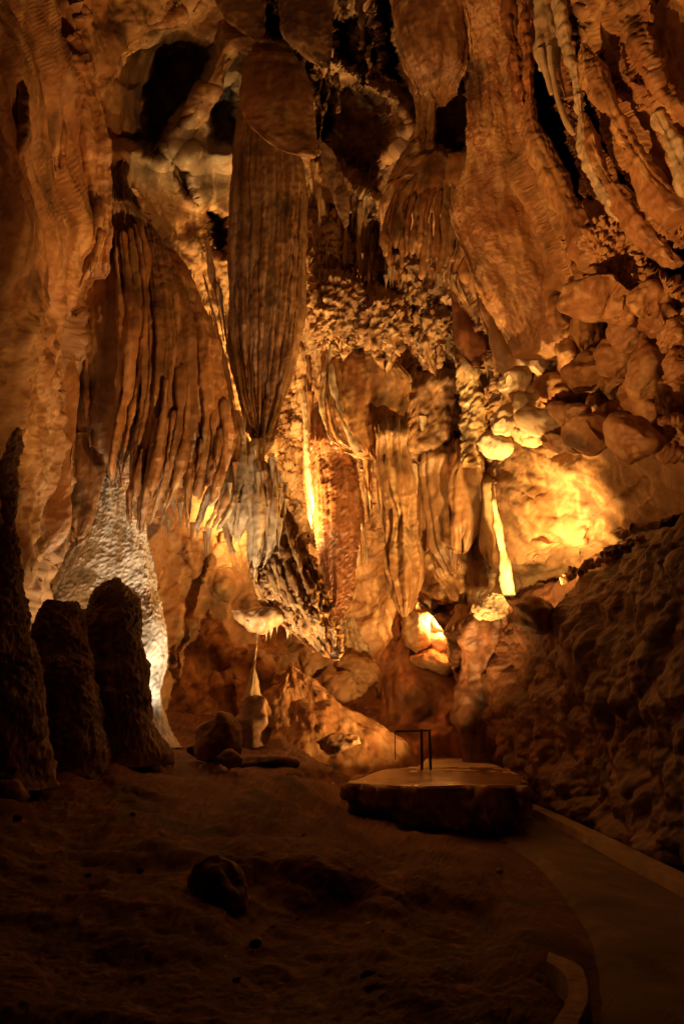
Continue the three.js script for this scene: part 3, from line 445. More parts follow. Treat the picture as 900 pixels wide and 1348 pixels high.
for (const [E, d, lab] of [
  [[[372, 410, 470], [395, 400, 486], [425, 402, 492], [448, 416, 480], [466, 430, 470]], 17.3, 'knobbly crusted ledge roofing the pointed drapery'],
  [[[400, 470, 530], [425, 462, 540], [448, 468, 536], [470, 486, 524]], 17.2, 'knobbly crusted ledge beside the roofing one, over the dark hollow'],
  [[[300, 400, 452], [325, 396, 470], [350, 402, 474], [372, 420, 456]], 18.2, 'upper crusted ledge right of the fluted column'],
  [[[408, 540, 596], [432, 532, 606], [455, 540, 600], [475, 556, 586]], 17.6, 'crusted ledge with straws beside the dark red curtain'],
  [[[330, 520, 566], [360, 512, 576], [390, 520, 572], [410, 534, 556]], 17.3, 'crusted ledge under the fringed skirt'],
]) body('crust_ledge', lab, 'rock ledge', { E, d, hk: 20, tk: .9, step: 1.6, nz: [[1.6, .16], [4.5, .13, 1], [11, .06, 1], [24, .02, 1]], fr: [.35, 4, 3], pal: 'tan', rt: .15, rb: .15 }, 'rock');
{
  const t = thing('flowstone_drapery', 'ragged wall of thin pale folds hanging behind the stout red brown stalactite', 'drapery', P(500, 740, 19));
  bundle(t, 'fold', { E: [[455, 392, 640], [520, 392, 640], [580, 396, 636], [640, 400, 630], [700, 410, 625], [750, 420, 620]], d: [19.4, 19.2, 19.1, 19.1, 19.2, 19.3], pal: ['tan', 'cream', 'orange'], bulge: .05, s0: .7, s1: .75, jit: 1.4, tk: 1.1 }, 56);
  const q = thing('flowstone_drapery', 'thin ragged folds filling the gap between the bell-shaped drapery and the fluted column', 'drapery', P(270, 560, 16));
  bundle(q, 'fold', { E: [[310, 206, 312], [380, 236, 312], [450, 268, 312], [520, 286, 322], [580, 292, 330]], d: 16, pal: ['tan', 'cream', 'brown'], bulge: .1, s0: .6, s1: .6, jit: 1, tk: 1 }, 18);
  const r = thing('flowstone_drapery', 'row of small folds hanging under the vault beside the black gaps', 'drapery', P(480, 330, 17));
  bundle(r, 'fold', { E: [[215, 400, 540], [260, 400, 530], [300, 402, 524], [340, 404, 520], [390, 408, 516]], d: [17.2, 17.3, 17.6, 17.8, 18], pal: ['tan', 'cream', 'brown'], bulge: .05, s0: .8, s1: .7, jit: 1.2, tk: 1 }, 30);
}
body('stalactite', 'stout red brown stalactite with fine vertical grooves and a blunt tip', 'stalactite', { hk: 40, E: [[570, 408, 450], [610, 410, 464], [650, 412, 471], [700, 414, 471], [740, 423, 468], [780, 430, 462], [808, 430, 450], [834, 430, 437]], d: 18, tk: .9, step: 1.7, fl: [[4, .06, .03], [10, .035, .03]], nz: [[1, .05], [6, .03], [14, .03, 1]], pal: 'red', rt: .03 });
body('stalactite', 'fluted tan column swelling into a pointed hanging bulb', 'stalactite', { hk: 40, E: [[560, 494, 534], [600, 496, 538], [650, 501, 547], [680, 513, 546], [700, 512, 548], [725, 505, 553], [755, 508, 555], [785, 519, 548], [812, 529, 535]], d: 17.2, tk: .85, step: 1.7, fl: [[4, .09, .05], [10, .035, .05]], nz: [[1, .06], [5, .03], [13, .015]], pal: 'tan', rt: .03 });
body('stalactite', 'rough dark hanging rock mass beside the tan fluted column', 'hanging rock', { hk: 30, E: [[528, 520, 604, 500], [530, 550, 602, 530], [532, 575, 600, 565], [540, 600, 594, 595], [556, 612, 584, 610]], d: 18, tk: .7, nz: [[1.4, .2], [3.2, .12], [8, .05], [18, .02, 1]], pal: 'brown', rt: .12, rb: .1 }, 'rock');
body('stalactite', 'brown hanging folds beside the bright orange strip', 'stalactite', { hk: 30, E: [[590, 556, 606], [630, 554, 604], [680, 558, 604], [715, 566, 602], [745, 584, 598]], d: 18, tk: .7, fl: [[3, .1, .05], [8, .03, .05]], pal: 'brown', fr: [.4, 3] });
body('flowstone_strip', 'bright orange strip of knobbly flowstone running down beside the pale wall', 'flowstone', { hk: 30, E: [[470, 596, 620], [510, 602, 634], [545, 606, 640], [580, 608, 638], [615, 608, 630]], d: 17, tk: .8, fl: [3, .08, .1], nz: [[2, .08], [6, .06, 1], [14, .03, 1]], pal: 'yellow' }, 'wet');
{
  const t = thing('flowstone_lobe', 'fat rounded tan flowstone lobes above the glowing niche', 'flowstone', P(615, 740, 17.6));
  part(t, 'lobe', { hk: 30, E: [[600, 600, 640], [630, 592, 644], [660, 590, 645], [690, 592, 640], [715, 600, 622]], d: 17.4, tk: .8, fl: [2.6, .09, .08], pal: 'tan', fr: [.3, 3], rt: .1 });
  part(t, 'lobe', { hk: 20, E: [[640, 632, 652], [680, 630, 654], [715, 632, 650], [735, 638, 646]], d: 17.1, tk: .8, fl: [4, .05, .06], pal: 'yellow', fr: [.2, 3] });
  part(t, 'lobe', { E: [[705, 572, 640], [735, 566, 648], [765, 576, 646], [792, 596, 632]], d: 18.3, tk: .45, fl: [[3, .14, .12], [8, .04, .1]], nz: [[1.4, .2], [3.2, .1], [9, .04], [20, .015]], fr: [.3, 3], pal: 'tan', rt: .15 });
}
body('drapery', 'thin pale ribbon drapery standing before the bright yellow wall', 'drapery', { hk: 20, E: [[650, 646, 652], [690, 650, 658], [730, 656, 669], [760, 660, 673], [784, 661, 678]], d: 15.7, tk: .9, fl: [6, .03, .05], pal: 'cream' });
body('drapery', 'leaf-shaped brown drapery blade pointing down to the pale knobs', 'drapery', { hk: 30, E: [[625, 400, 645, 396], [634, 430, 660, 424], [645, 460, 676, 455], [660, 490, 682, 490], [674, 518, 681, 520]], d: 15.2, tk: .4, fl: [3, .05, .1], pal: 'tan' });
body('drapery', 'dark red curtain blade tucked behind the leaf-shaped drapery', 'drapery', { hk: 30, E: [[592, 400, 612, 396], [596, 440, 630, 430], [606, 470, 640, 462], [620, 486, 630, 486]], d: 16.4, tk: .3, fl: [3, .05, .1], pal: 'red' });

// --- top centre blades and shields
const BN = [[1, .07], [4, .03], [12, .016]];
body('cave_shield', 'large tilted disc-like shield with a pale lower rim hanging over the fluted column', 'shield', { hk: 20, E: [[332, 62, 384, 66], [318, 88, 404, 94], [316, 130, 414, 140], [324, 158, 417, 172], [344, 180, 416, 196], [378, 203, 414, 208]], d: [14.9, 14.6, 14.4, 14.4, 14.3, 14.2], tk: .2, fl: [1.5, .04, .4], nz: BN, pal: 'orange', rb: .06 });
for (const [E, d, label] of [
  [[[362, -10, 436, -10], [366, 20, 438, 25], [374, 48, 438, 60], [408, 80, 434, 90]], 14, 'hanging rock shield just above the tilted disc'],
  [[[276, -30, 352, -30], [284, 0, 352, 0], [300, 28, 350, 30], [334, 54, 346, 54]], 13.8, 'broad orange rock shield at the top of the vault'],
  [[[300, 52, 350, 50], [320, 70, 382, 62], [340, 90, 386, 92], [366, 106, 384, 108]], 14.8, 'small rock shield wedged over the tilted disc'],
  [[[418, 180, 440, 200], [424, 215, 448, 220], [436, 250, 456, 256], [446, 280, 458, 290], [452, 298, 456, 298]], 16.4, 'narrow dark rock leaf hanging beside the fluted column'],
]) body('cave_shield', label, 'shield', { E, d, tk: .2, nz: BN, pal: 'brown', rt: .05, rb: .05, fr: [.15, 5] }, 'rock');
for (const [x, y0, y1, w, d] of [[421, 90, 206, 9, 14.6], [430, 60, 150, 8, 14.8], [444, 95, 150, 16, 15], [475, -20, 66, 20, 14], [452, 0, 30, 20, 14], [488, -20, 45, 12, 14], [484, 60, 110, 12, 15], [398, 60, 96, 8, 14.6]]) {
  const E = []; for (let i = 0; i <= 6; i++) { const t = i / 6, ww = w * (.35 + .5 * rnd()) * (1 - t * .55), cx = x + (rnd() - .5) * 6; E.push([lerp(y0, y1, t), cx - ww / 2, cx + ww / 2]); }
  body('stalactite', 'knobbly thin rock strip hanging among the black gaps of the vault', 'stalactite', { E, d, tk: .7, nz: [[4, .05], [10, .03, 1]], pal: 'brown' }, 'rock', 'knobbly strips in the vault gaps');
}

// --- massive upper right column and its fringe
{
  const t = thing('flowstone_pillar', 'massive orange flowstone pillar coming down from the vault with a fringed skirt', 'pillar', P(620, 380, 13.4));
  const nz = [[.9, .12], [3, .05], [9, .018, .5], [22, .012, .6]];
  part(t, 'upper_mass', { E: [[-60, 500, 616], [0, 512, 616], [50, 520, 618], [90, 534, 616], [112, 546, 608], [132, 556, 594]], d: [12.6, 12.9, 13.1, 13.2, 13.4, 13.8], tk: .55, fl: [[1.4, .1, .06], [5, .03, .06]], nz, pal: 'orange', fr: [.3, 3], rb: .2 });
  part(t, 'neck', { E: [[80, 532, 576], [130, 542, 576], [170, 544, 574], [210, 524, 574], [250, 505, 590]], d: 13.9, tk: .7, fl: [2, .07, .06], nz, pal: 'tan' });
  part(t, 'shaft', { E: [[-60, 604, 700], [0, 606, 694], [60, 613, 692], [120, 616, 694], [170, 616, 700], [215, 608, 716], [265, 590, 734], [320, 600, 760], [370, 622, 780], [420, 650, 790], [470, 676, 790]], d: [11.7, 11.9, 12.3, 12.6, 12.8, 13.0, 13.15, 13.3, 13.45, 13.7, 14.2], tk: .26, step: 1.7, fl: [[1.3, .1, .1], [5, .03, .1]], nz, pal: 'orange' }, 'knob');
  part(t, 'skirt_back', { E: [[205, 540, 612], [245, 515, 616], [280, 506, 618], [305, 512, 608], [322, 530, 590]], d: [13.7, 13.7, 13.9, 14.3, 14.8], tk: .4, fl: [[2.6, .1, .1], [7, .03, .1]], nz: [[1, .08], [4, .03], [12, .016]], pal: 'orange', rt: .1 });
  bundle(t, 'fringe', { E: [[225, 540, 618], [255, 516, 620], [285, 504, 622], [315, 500, 622], [345, 503, 612], [374, 510, 600]], d: 13.7, pal: ['orange', 'orange', 'tan'], bulge: .25, s0: .4, s1: .4, tk: 1.6 }, 15);
  bundle(t, 'fringe', { E: [[592, 288, 655, 262], [588, 330, 664, 305], [590, 368, 670, 345], [602, 392, 660, 380], [616, 410, 650, 402]], d: 13.95, pal: ['orange', 'tan'], bulge: .2, s0: .4, s1: .5, tk: 1.5 }, 9);
  part(t, 'fold', { E: [[590, 330, 604, 320], [605, 350, 640, 332], [640, 385, 690, 370], [680, 420, 715, 410], [700, 440, 712, 438]], d: 14.1, tk: .5, fl: [3, .06, .1], pal: 'yellow' });
}
// --- upper right hanging ridges and stalactites
const RN = [[1.2, .08], [3, .05], [8, .035], [18, .016], [34, .008]];
body('stalactite', 'orange carrot-shaped stalactite, the fatter of a pair beside the pale stalactite', 'stalactite', { E: [[-30, 652, 684], [20, 656, 684], [50, 668, 684], [70, 668, 688], [95, 671, 690], [120, 678, 690], [140, 684, 689]], d: 10.9, tk: .9, fl: [5, .04, .1], nz: RN, pal: 'red' });
body('stalactite', 'slim orange stalactite with a lumpy tip, the thinner of a pair', 'stalactite', { E: [[-30, 680, 702], [20, 682, 700], [50, 686, 700], [75, 687, 703], [105, 690, 700], [135, 696, 700]], d: 10.7, tk: .9, fl: [5, .04, .1], nz: RN, pal: 'red' });
{
  const t = thing('stalactite', 'pale greenish stalactite splitting into three dangling fingers', 'stalactite', P(735, 180, 10.4));
  part(t, 'stem', { E: [[-30, 696, 732], [10, 699, 728], [40, 703, 730], [58, 704, 735], [78, 708, 732], [90, 714, 728]], d: 10.4, tk: .8, fl: [4, .04, .2], pal: 'cream' });
  part(t, 'finger', { E: [[64, 704, 716], [85, 710, 719], [110, 718, 726], [125, 723, 728]], d: 10.3, tk: 1, nz: [[6, .01]], pal: 'cream' });
  part(t, 'finger', { E: [[60, 718, 727], [90, 722, 729], [120, 728, 735], [145, 735, 742], [165, 742, 752], [178, 752, 758]], d: 10.25, tk: 1, nz: [[6, .01]], pal: 'cream' });
  part(t, 'finger', { E: [[60, 726, 734], [85, 730, 736], [105, 736, 740], [130, 742, 745]], d: 10.4, tk: 1, nz: [[6, .01]], pal: 'cream' });
}
const ridgeBody = (label, pts, d0, d1, pal, tk = 1.6, name = 'drapery') => body(name, label, 'drapery', { E: pts, d: pts.map((_, i) => lerp(d0, d1, i / (pts.length - 1))), tk, fl: [5, .03, .08], nz: RN, pal });
ridgeBody('long pale ribbon drapery snaking down the right wall', [[-30, 726, 746], [20, 728, 748], [60, 738, 754], [100, 750, 762], [140, 758, 766], [190, 764, 774], [230, 776, 788], [265, 792, 808], [290, 816, 834], [310, 836, 848]], 10.2, 9.6, 'cream', 1.7);
ridgeBody('pitted orange ridge drapery running from the thin stalactite to the coral patch', [[120, 694, 702], [150, 692, 706], [190, 693, 722], [230, 712, 742], [270, 728, 764], [310, 744, 784], [350, 762, 800]], 10.9, 10.6, 'orange', 1.2);
ridgeBody('stout orange ridge drapery between the two black clefts', [[150, 764, 772], [190, 770, 790], [230, 784, 808], [265, 802, 836], [300, 824, 864], [330, 852, 886], [350, 880, 900]], 9.9, 9.3, 'orange', 1.2);
ridgeBody('upper orange ridge drapery curling below the smooth bulge', [[60, 764, 772], [90, 764, 790], [120, 776, 806], [160, 800, 822], [200, 818, 846], [250, 842, 888], [290, 878, 930]], 9.4, 8.8, 'orange', 1.3);
ridgeBody('folded pale drapery under the smooth bulge at the far right', [[150, 856, 876], [185, 866, 900], [220, 880, 920], [250, 896, 940], [270, 920, 950]], 8.6, 8.2, 'cream', 1);
body('rock_bulge', 'large smooth tan bulge high on the right wall', 'rock bulge', { E: [[-60, 832, 960], [0, 832, 960], [50, 836, 960], [95, 852, 965], [130, 876, 970], [160, 910, 975]], d: [8.2, 8.3, 8.4, 8.4, 8.3, 8.2], tk: .5, fl: [1.2, .06, .2], nz: [[1, .08], [3, .03], [12, .014]], pal: 'tan' });
body('coral_patch', 'spiky orange cave coral patch hanging above the pendants', 'cave coral', { E: [[764, 292, 800, 282], [770, 325, 850, 310], [790, 355, 866, 340], [806, 380, 874, 370], [830, 396, 868, 394]], d: 10.1, tk: .5, step: 1.6, nz: [[2, .06], [6, .08, 1], [14, .06, 1], [30, .02, 1]], pal: 'orange', rt: .1, rb: .1 }, 'knob');
body('coral_patch', 'rough orange coral ridge at the right edge above the black gap', 'cave coral', { E: [[840, 262, 880, 250], [860, 290, 915, 280], [880, 315, 930, 305], [900, 335, 940, 335]], d: 9.2, tk: .5, nz: [[2, .06], [6, .06, 1], [14, .05, 1]], pal: 'orange', rt: .1, rb: .1 }, 'knob');

// --- pendants on the right
for (const [x, y, rx, ry, a, lab] of [
  [733, 409, 16, 22, 0, 'smooth egg-shaped pendant above the hooked one'], [712, 452, 29, 33, -10, 'pale hooked pendant with a nose-like drip'], [768, 440, 17, 30, 6, 'long drop-shaped pendant beside the egg-shaped one'],
  [787, 388, 46, 20, -12, 'wide pendant shelf below the coral patch'], [818, 402, 22, 20, 10, 'round pendant at the end of the wide shelf'], [823, 441, 23, 18, 0, 'squat pendant under the round one'],
  [866, 420, 24, 21, 0, 'pale-topped round pendant near the black gap'], [786, 488, 42, 26, -8, 'largest broad pendant in the middle of the cluster'], [853, 480, 23, 42, 14, 'tall rough pendant below the pale-topped one'],
  [890, 442, 20, 26, 12, 'rough pendant above the small lumps at the wall edge'], [893, 484, 16, 22, 10, 'small rough lump under the rough pendant'], [711, 498, 13, 17, 0, 'small square pendant under the hooked one'],
  [742, 516, 33, 19, 20, 'slanting slab pendant below the largest one'], [789, 534, 18, 18, 0, 'pointed little pendant beside the slanting slab'], [842, 528, 29, 21, 15, 'smooth slanting pendant right of the pointed one'],
  [866, 552, 30, 20, 30, 'rough low pendant by the dark corner'], [717, 562, 40, 16, 26, 'long slab scale at the top of the bright wall'], [781, 570, 38, 22, 18, 'flat broad scale above the bright wall'],
  [663, 556, 18, 20, 20, 'pale folded knob beside the orange strip'], [693, 530, 12, 18, 20, 'small pale tooth pendant'], [650, 584, 26, 17, 25, 'pale layered knob at the fold of the wall'],
  [834, 578, 36, 24, 20, 'broad rough scale at the wall edge'], [884, 580, 26, 26, 0, 'dark rough lump at the wall edge'], [676, 500, 22, 14, -20, 'pale saddle-shaped knob under the leaf drapery'],
  [755, 395, 12, 16, 0, 'little pendant tucked under the shelf'], [806, 508, 22, 14, 10, 'half-hidden pendant behind the largest one'], [740, 545, 20, 12, 28, 'narrow scale under the slanting slab'],
  [745, 470, 16, 24, -15, 'slim pendant between the hooked one and the largest one'], [808, 470, 20, 22, 10, 'stubby pendant above the half-hidden one'], [838, 500, 18, 22, 25, 'wedge pendant between the tall rough one and the smooth slanting one'], [812, 552, 26, 16, 20, 'flat scale right of the pointed little pendant'], [760, 548, 18, 14, 30, 'small scale beside the narrow one'], [690, 566, 24, 12, 30, 'thin pale scale at the fold of the bright wall'], [848, 400, 22, 18, -10, 'lumpy pendant under the coral patch'], [884, 520, 18, 24, 5, 'rough upright pendant at the wall edge'], [740, 585, 30, 12, 22, 'low flat scale lying on the bright wall'],
]) tag(meshAt('pendant', knobGeo({ c: [x, y], r: [rx * .95, ry * 1.02], ang: -a, d: shell.at(x, y) - 1.45, tk: 1.3, sharp: 42, facets: 9, pal: x < 720 ? 'cream' : 'orange', step: 1.7, nz: x > 872 ? [[2.2, .05], [6, .04, 1], [14, .03, 1]] : [[1.6, .1], [4, .05], [10, .025], [22, .01]] }), MAT[x > 872 ? 'knob' : 'rock']), lab, 'pendant', 'rock pendants under the right wall');

// --- lower right rock mass (ledge): front face, rim, top running back to the wall
function tensor(rows, nu, nv, disp, pal) {
  const pos = new Float32Array(nu * nv * 3), uvs = new Float32Array(nu * nv * 2);
  for (let j = 0; j < nv; j++) { const rj = rows.map(r => r); for (let i = 0; i < nu; i++) { const col = rj.map(r => cr(r, i / (nu - 1))), c = cr(col, j / (nv - 1)), p = P(...c), k = j * nu + i; pos.set(p, k * 3); uvs[k * 2] = p[0] - p[2]; uvs[k * 2 + 1] = p[1] - p[2] * .6; } }
  const [out, col] = gridGeo(pos, nu, nv, false, (x, y, z) => -disp(x, y, z), (x, y, z) => stone(pal, x, y, z), uvs);
  const idx = []; for (let j = 0; j < nv - 1; j++) for (let i = 0; i < nu - 1; i++) { const a = j * nu + i, b = a + 1, c = a + nu, d = c + 1; idx.push(a, c, b, b, c, d); }
  return build(out, col, uvs, idx);
}
const ledge = meshAt('rock_ledge', tensor([
  [[560, 800, 19.8], [620, 790, 19], [680, 776, 18.2], [750, 752, 16.6], [830, 704, 13.6], [900, 660, 10.8], [1000, 600, 8.6]],
  [[570, 812, 18.6], [630, 800, 17.6], [684, 792, 16.4], [742, 778, 14.8], [810, 738, 12.3], [880, 694, 10], [980, 640, 8]],
  [[585, 842, 17.6], [640, 828, 16.4], [690, 812, 15], [742, 796, 13.2], [806, 752, 11.2], [880, 704, 9.2], [980, 650, 7.4]],
  [[590, 880, 17.4], [645, 870, 16], [700, 850, 14.4], [750, 835, 12.6], [815, 800, 10.8], [890, 760, 8.9], [1000, 720, 7]],
  [[600, 940, 17.2], [650, 935, 15.8], [705, 925, 14], [760, 910, 12.4], [825, 890, 10.6], [905, 870, 8.8], [1020, 850, 6.8]],
  [[640, 1000, 17], [665, 1000, 15.5], [712, 1000, 13.9], [770, 1000, 12.2], [840, 1000, 10.4], [920, 1010, 8.6], [1040, 1020, 6.6]],
  [[680, 1056, 17], [690, 1062, 15.6], [720, 1074, 13.8], [775, 1096, 12], [850, 1130, 10], [930, 1172, 8.4], [1050, 1240, 6.6]],
], 300, 330, (x, y, z) => .2 * fbm(x * .6, y * .7, z * .6, 2) + .12 * billow(x * 1.1, y * 1.5, z * 1.1, 2) - .1 + .06 * fbm(x * 2.4, y * 3.4, z * 2.4, 3) + .02 * fbm(x * 8, y * 9, z * 8, 3) + .007 * billow(x * 18, y * 18, z * 18, 2), 'clay'), MAT.rock);
ledge.userData.kind = 'structure';
for (let i = 0; i < 90; i++) {                                   // rubble lying along the ledge
  const t = .32 + .68 * rnd(), x = lerp(690, 850, t) + (rnd() - .5) * 16, y = lerp(785, 702, t) + (rnd() - .2) * 14 * (1 - t * .4), r = 1.6 + rnd() * rnd() * 6;
  tag(meshAt('rubble_stone', knobGeo({ c: [x, y], r: [r * 1.2, r], d: lerp(15.6, 11.9, t) - .2, ang: rnd() * 60, facets: 9, pal: 'tan', nz: [[8, .02]], step: 1.6 }), MAT.rock), 'loose stone lying in the rubble strip under the bright yellow wall', 'stone', 'rubble stones on the ledge');
}
{
  const t = thing('stalagmite', 'mushroom-headed stalagmite with pale round cap on the ledge corner', 'stalagmite', P(645, 960, 16));
  meshAt('cap', knobGeo({ c: [648, 800], r: [22, 16], d: 15.6, facets: 5, pal: 'cream', nz: [[3, .04], [8, .04, 1], [18, .02, 1]], step: 1.5 }), MAT.knob, t);
  part(t, 'stem', { E: [[796, 632, 664], [822, 614, 684], [870, 600, 704], [930, 602, 712], [1015, 612, 722]], d: [15.9, 16.3, 16.8, 16.9, 16.9], tk: .5, fl: [1.6, .12, .15], nz: [[1.2, .22], [2.8, .1], [7, .035], [18, .014]], pal: 'clay' }, 'rock');
}
tag(meshAt('boulder', knobGeo({ c: [704, 810], r: [29, 23], d: 13.8, facets: 8, pal: 'brown', ang: -12 }), MAT.rock), 'dark boulder silhouetted beside the mushroom-headed stalagmite', 'boulder');
body('flowstone_wall', 'red brown smooth flowstone wall behind the wet slab', 'flowstone', { E: [[790, 540, 586], [830, 516, 606], [870, 502, 626], [920, 497, 650], [965, 498, 672], [1020, 505, 705]], d: [20.4, 19.9, 19.5, 19.1, 18.7, 18.2], tk: .35, fl: [1.2, .14, .2], nz: [[.9, .28], [2.4, .12], [6, .04], [16, .02]], pal: 'red', rt: .1 }, 'rock');
// glowing niche rocks
for (const [x, y, rx, ry, a, d, lab] of [[566, 796, 22, 9, 8, 19.5, 'pale rock slab at the top of the glowing niche'], [582, 818, 20, 9, -35, 19.6, 'pale tilted rock in the middle of the glowing niche'], [576, 848, 16, 12, 30, 19.6, 'small pale rock low in the glowing niche'], [546, 822, 18, 34, 0, 19.2, 'brown rock flanking the glowing niche'], [612, 846, 22, 50, 0, 18.5, 'dark rock post flanking the glowing niche'], [572, 872, 34, 13, -14, 19.3, 'orange rock lip below the glowing niche'], [590, 780, 30, 14, 0, 19.4, 'rock roof over the glowing niche']]) tag(meshAt('niche_rock', knobGeo({ c: [x, y], r: [rx, ry], d, ang: a, pal: d > 19.4 ? 'cream' : 'tan', tk: 1.3, nz: [[2.5, .1], [6, .05], [14, .02]], sharp: 22, facets: 8, step: 1.6 }), MAT.rock), lab, 'rock');
for (const [x, y, rx, ry, d, lab] of [[472, 884, 30, 20, 19.2, 'pale boulder lit by the lamp under the dripping column'], [455, 905, 26, 18, 18.8, 'brown boulder before the lit pale boulder'], [410, 872, 18, 22, 19.2, 'tan rock behind the peaked mound'], [374, 902, 14, 14, 18.6, 'small tan rock at the shoulder of the peaked mound']]) tag(meshAt('boulder', knobGeo({ c: [x, y], r: [rx, ry], d, pal: 'tan', step: 1.6, sharp: 18, nz: [[1.4, .09], [3.5, .07], [9, .04], [22, .01]] }), MAT.rock), lab, 'boulder');
body('stalagmite', 'ragged pale stalagmite fingers rising behind the peaked mound', 'stalagmite', { E: [[808, 450, 458], [826, 444, 472], [850, 442, 482], [872, 446, 492], [895, 450, 500]], d: 19.6, tk: .6, fl: [4, .12, .1], nz: [[3, .1], [8, .05, 1]], pal: 'cream' });
// --- floor formations
body('stalagmite_mound', 'peaked cone-shaped stalagmite mound on the cave floor', 'stalagmite', { E: [[872, 380, 387], [884, 374, 394], [898, 366, 408], [918, 354, 436], [942, 344, 478], [968, 336, 512], [1000, 326, 545], [1030, 320, 560]], d: [17.2, 17.2, 17.2, 17.2, 17.1, 17, 16.9, 16.8], tk: .6, fl: [1.6, .05, .4], nz: [[1.2, .14], [3, .07], [8, .035], [20, .016, 1]], pal: 'orange', rt: .02 }, 'rock');
for (const [x, y, rx, ry, d, lab, pal] of [
  [290, 972, 28, 32, 12.4, 'dark boulder with a glowing edge near the column lamp', 'brown'], [334, 952, 26, 34, 15.4, 'pyramid-shaped brown boulder beside the peaked mound', 'brown'], [445, 978, 28, 15, 15.4, 'low dark boulder lying on the mound flank', 'brown'], [302, 1000, 17, 12, 12.0, 'little dark stone below the boulder with a glowing edge', 'brown'],
  [36, 1030, 34, 26, 9.4, 'round dark boulder at the foot of the black pillar', 'brown'], [6, 1052, 26, 22, 8.6, 'smaller dark boulder beside the round one at the wall', 'brown'], [276, 1026, 18, 14, 12.2, 'dark boulder on the floor ridge', 'brown'], [180, 1022, 46, 22, 11.4, 'broad low boulder before the tallest dark stalagmite', 'clay'],
  [290, 1190, 42, 52, 6.4, 'upright blocky boulder standing alone on the near floor', 'clay'], [245, 1215, 34, 40, 6.2, 'darker low shoulder boulder beside the upright one', 'clay'], [492, 1290, 22, 12, 5.0, 'small flat stone on the near floor', 'clay'], [232, 1004, 20, 8, 13, 'flat stone before the column lamp', 'clay'], [350, 1004, 40, 10, 13.8, 'long low stone on the floor behind the hollow', 'clay'],
]) tag(meshAt('boulder', knobGeo({ c: [x, y], r: [rx, ry], d, pal, step: 1.8, facets: 11, sharp: 18, nz: [[1.4, .09], [3.5, .05], [9, .025], [22, .01]] }), MAT.rock), lab, 'boulder');

for (let i = 0; i < 24; i++) {                                   // stones strewn over the floor
  const x = 20 + rnd() * 660, y = 1020 + rnd() * 300, r = 1.6 + rnd() * rnd() * (y - 960) * .03; if (y < 1110 && x > 430) continue;
  tag(meshAt('floor_stone', knobGeo({ c: [x, y], r: [r * 1.3, r], d: ground.at(x, y) - .02, ang: rnd() * 40, facets: 9, sharp: 18, pal: 'clay', nz: [[6, .02], [18, .008]], step: 1.4 }), MAT.rock), 'loose stone lying on the bare clay floor', 'stone', 'stones strewn over the clay floor');
}
// --- wet slab
{
  const t = thing('flowstone_slab', 'wet flat-topped flowstone slab jutting over the walkway', 'slab', P(570, 1095, 13));
  const top = [[447, 1031], [500, 1012], [600, 1009], [668, 1010], [694, 1026], [690, 1034], [600, 1034], [520, 1035]].map(([x, y]) => { const d = groundD(y, .62); const p = P(x, y, d); return [p[0], p[2]]; });
  const ny = 34, n = 320, pos = new Float32Array(n * ny * 3), uvs = new Float32Array(n * ny * 2), outline = new THREE.CurvePath(), corner = top.map(p => new THREE.Vector3(p[0], 0, p[1])); corner.forEach((p, i) => outline.add(new THREE.LineCurve3(p, corner[(i + 1) % corner.length])));
  const closed = outline.getSpacedPoints(n).map(p => new THREE.Vector3(p.x + .07 * fbm(p.x * 2.2, 3, p.z * 2.2, 3), 0, p.z + .09 * fbm(p.x * 2.2, 9, p.z * 2.2, 3)));
  let cx = 0, cz = 0; closed.slice(0, n).forEach(p => { cx += p.x / n; cz += p.z / n; });
  for (let j = 0; j < ny; j++) for (let i = 0; i < n; i++) {
    const s = j / (ny - 1), p = closed[i], k = j * n + i, und = 1 - .28 * Math.pow(s, 3) - .02 * (s < .06 ? 1 - s / .06 : 0);
    pos[k * 3] = cx + (p.x - cx) * und; pos[k * 3 + 1] = .62 - s * (.58 + .14 * sstep(-.5, 2.4, p.x)) ; pos[k * 3 + 2] = cz + (p.z - cz) * und; uvs[k * 2] = i / n * 10; uvs[k * 2 + 1] = s;
  }
  const [out, col] = gridGeo(pos, n, ny, true, (x, y, z, i, j) => Math.min(1, j / 3) * (.16 * billow(x * 2.4, y * .8, z * 2.4, 3) + .06 * billow(x * 7, y * 4, z * 7, 2)) , (x, y, z) => stone('orange', x, y, z, 2.2), uvs);
  const idx = []; for (let j = 0; j < ny - 1; j++) for (let i = 0; i < n; i++) { const a = j * n + i, b = j * n + (i + 1) % n; idx.push(a, b, a + n, b, b + n, a + n); }
  meshAt('side', build(out, col, uvs, idx), MAT.flow, t);
  const tp = [], tu = [], tc = [], ti = [], M = 24; for (let j = 0; j <= M; j++) for (let i = 0; i < n; i++) { const p = closed[i], r = j / M, x = cx + (p.x - cx) * r, z = cz + (p.z - cz) * r; tp.push(x, .622 + .012 * fbm(x * 2, 1, z * 2, 3) * sstep(1, .8, r) + (r > .93 ? -.03 * (r - .93) / .07 : 0), z); tu.push(x, z); tc.push(...stone('brown', x, 0, z, 2)); }
  for (let j = 0; j < M; j++) for (let i = 0; i < n; i++) { const a = j * n + i, b = j * n + (i + 1) % n; ti.push(a, a + n, b, b, a + n, b + n); }
  meshAt('top', build(new Float32Array(tp), new Float32Array(tc), new Float32Array(tu), ti), MAT.wet, t);
}
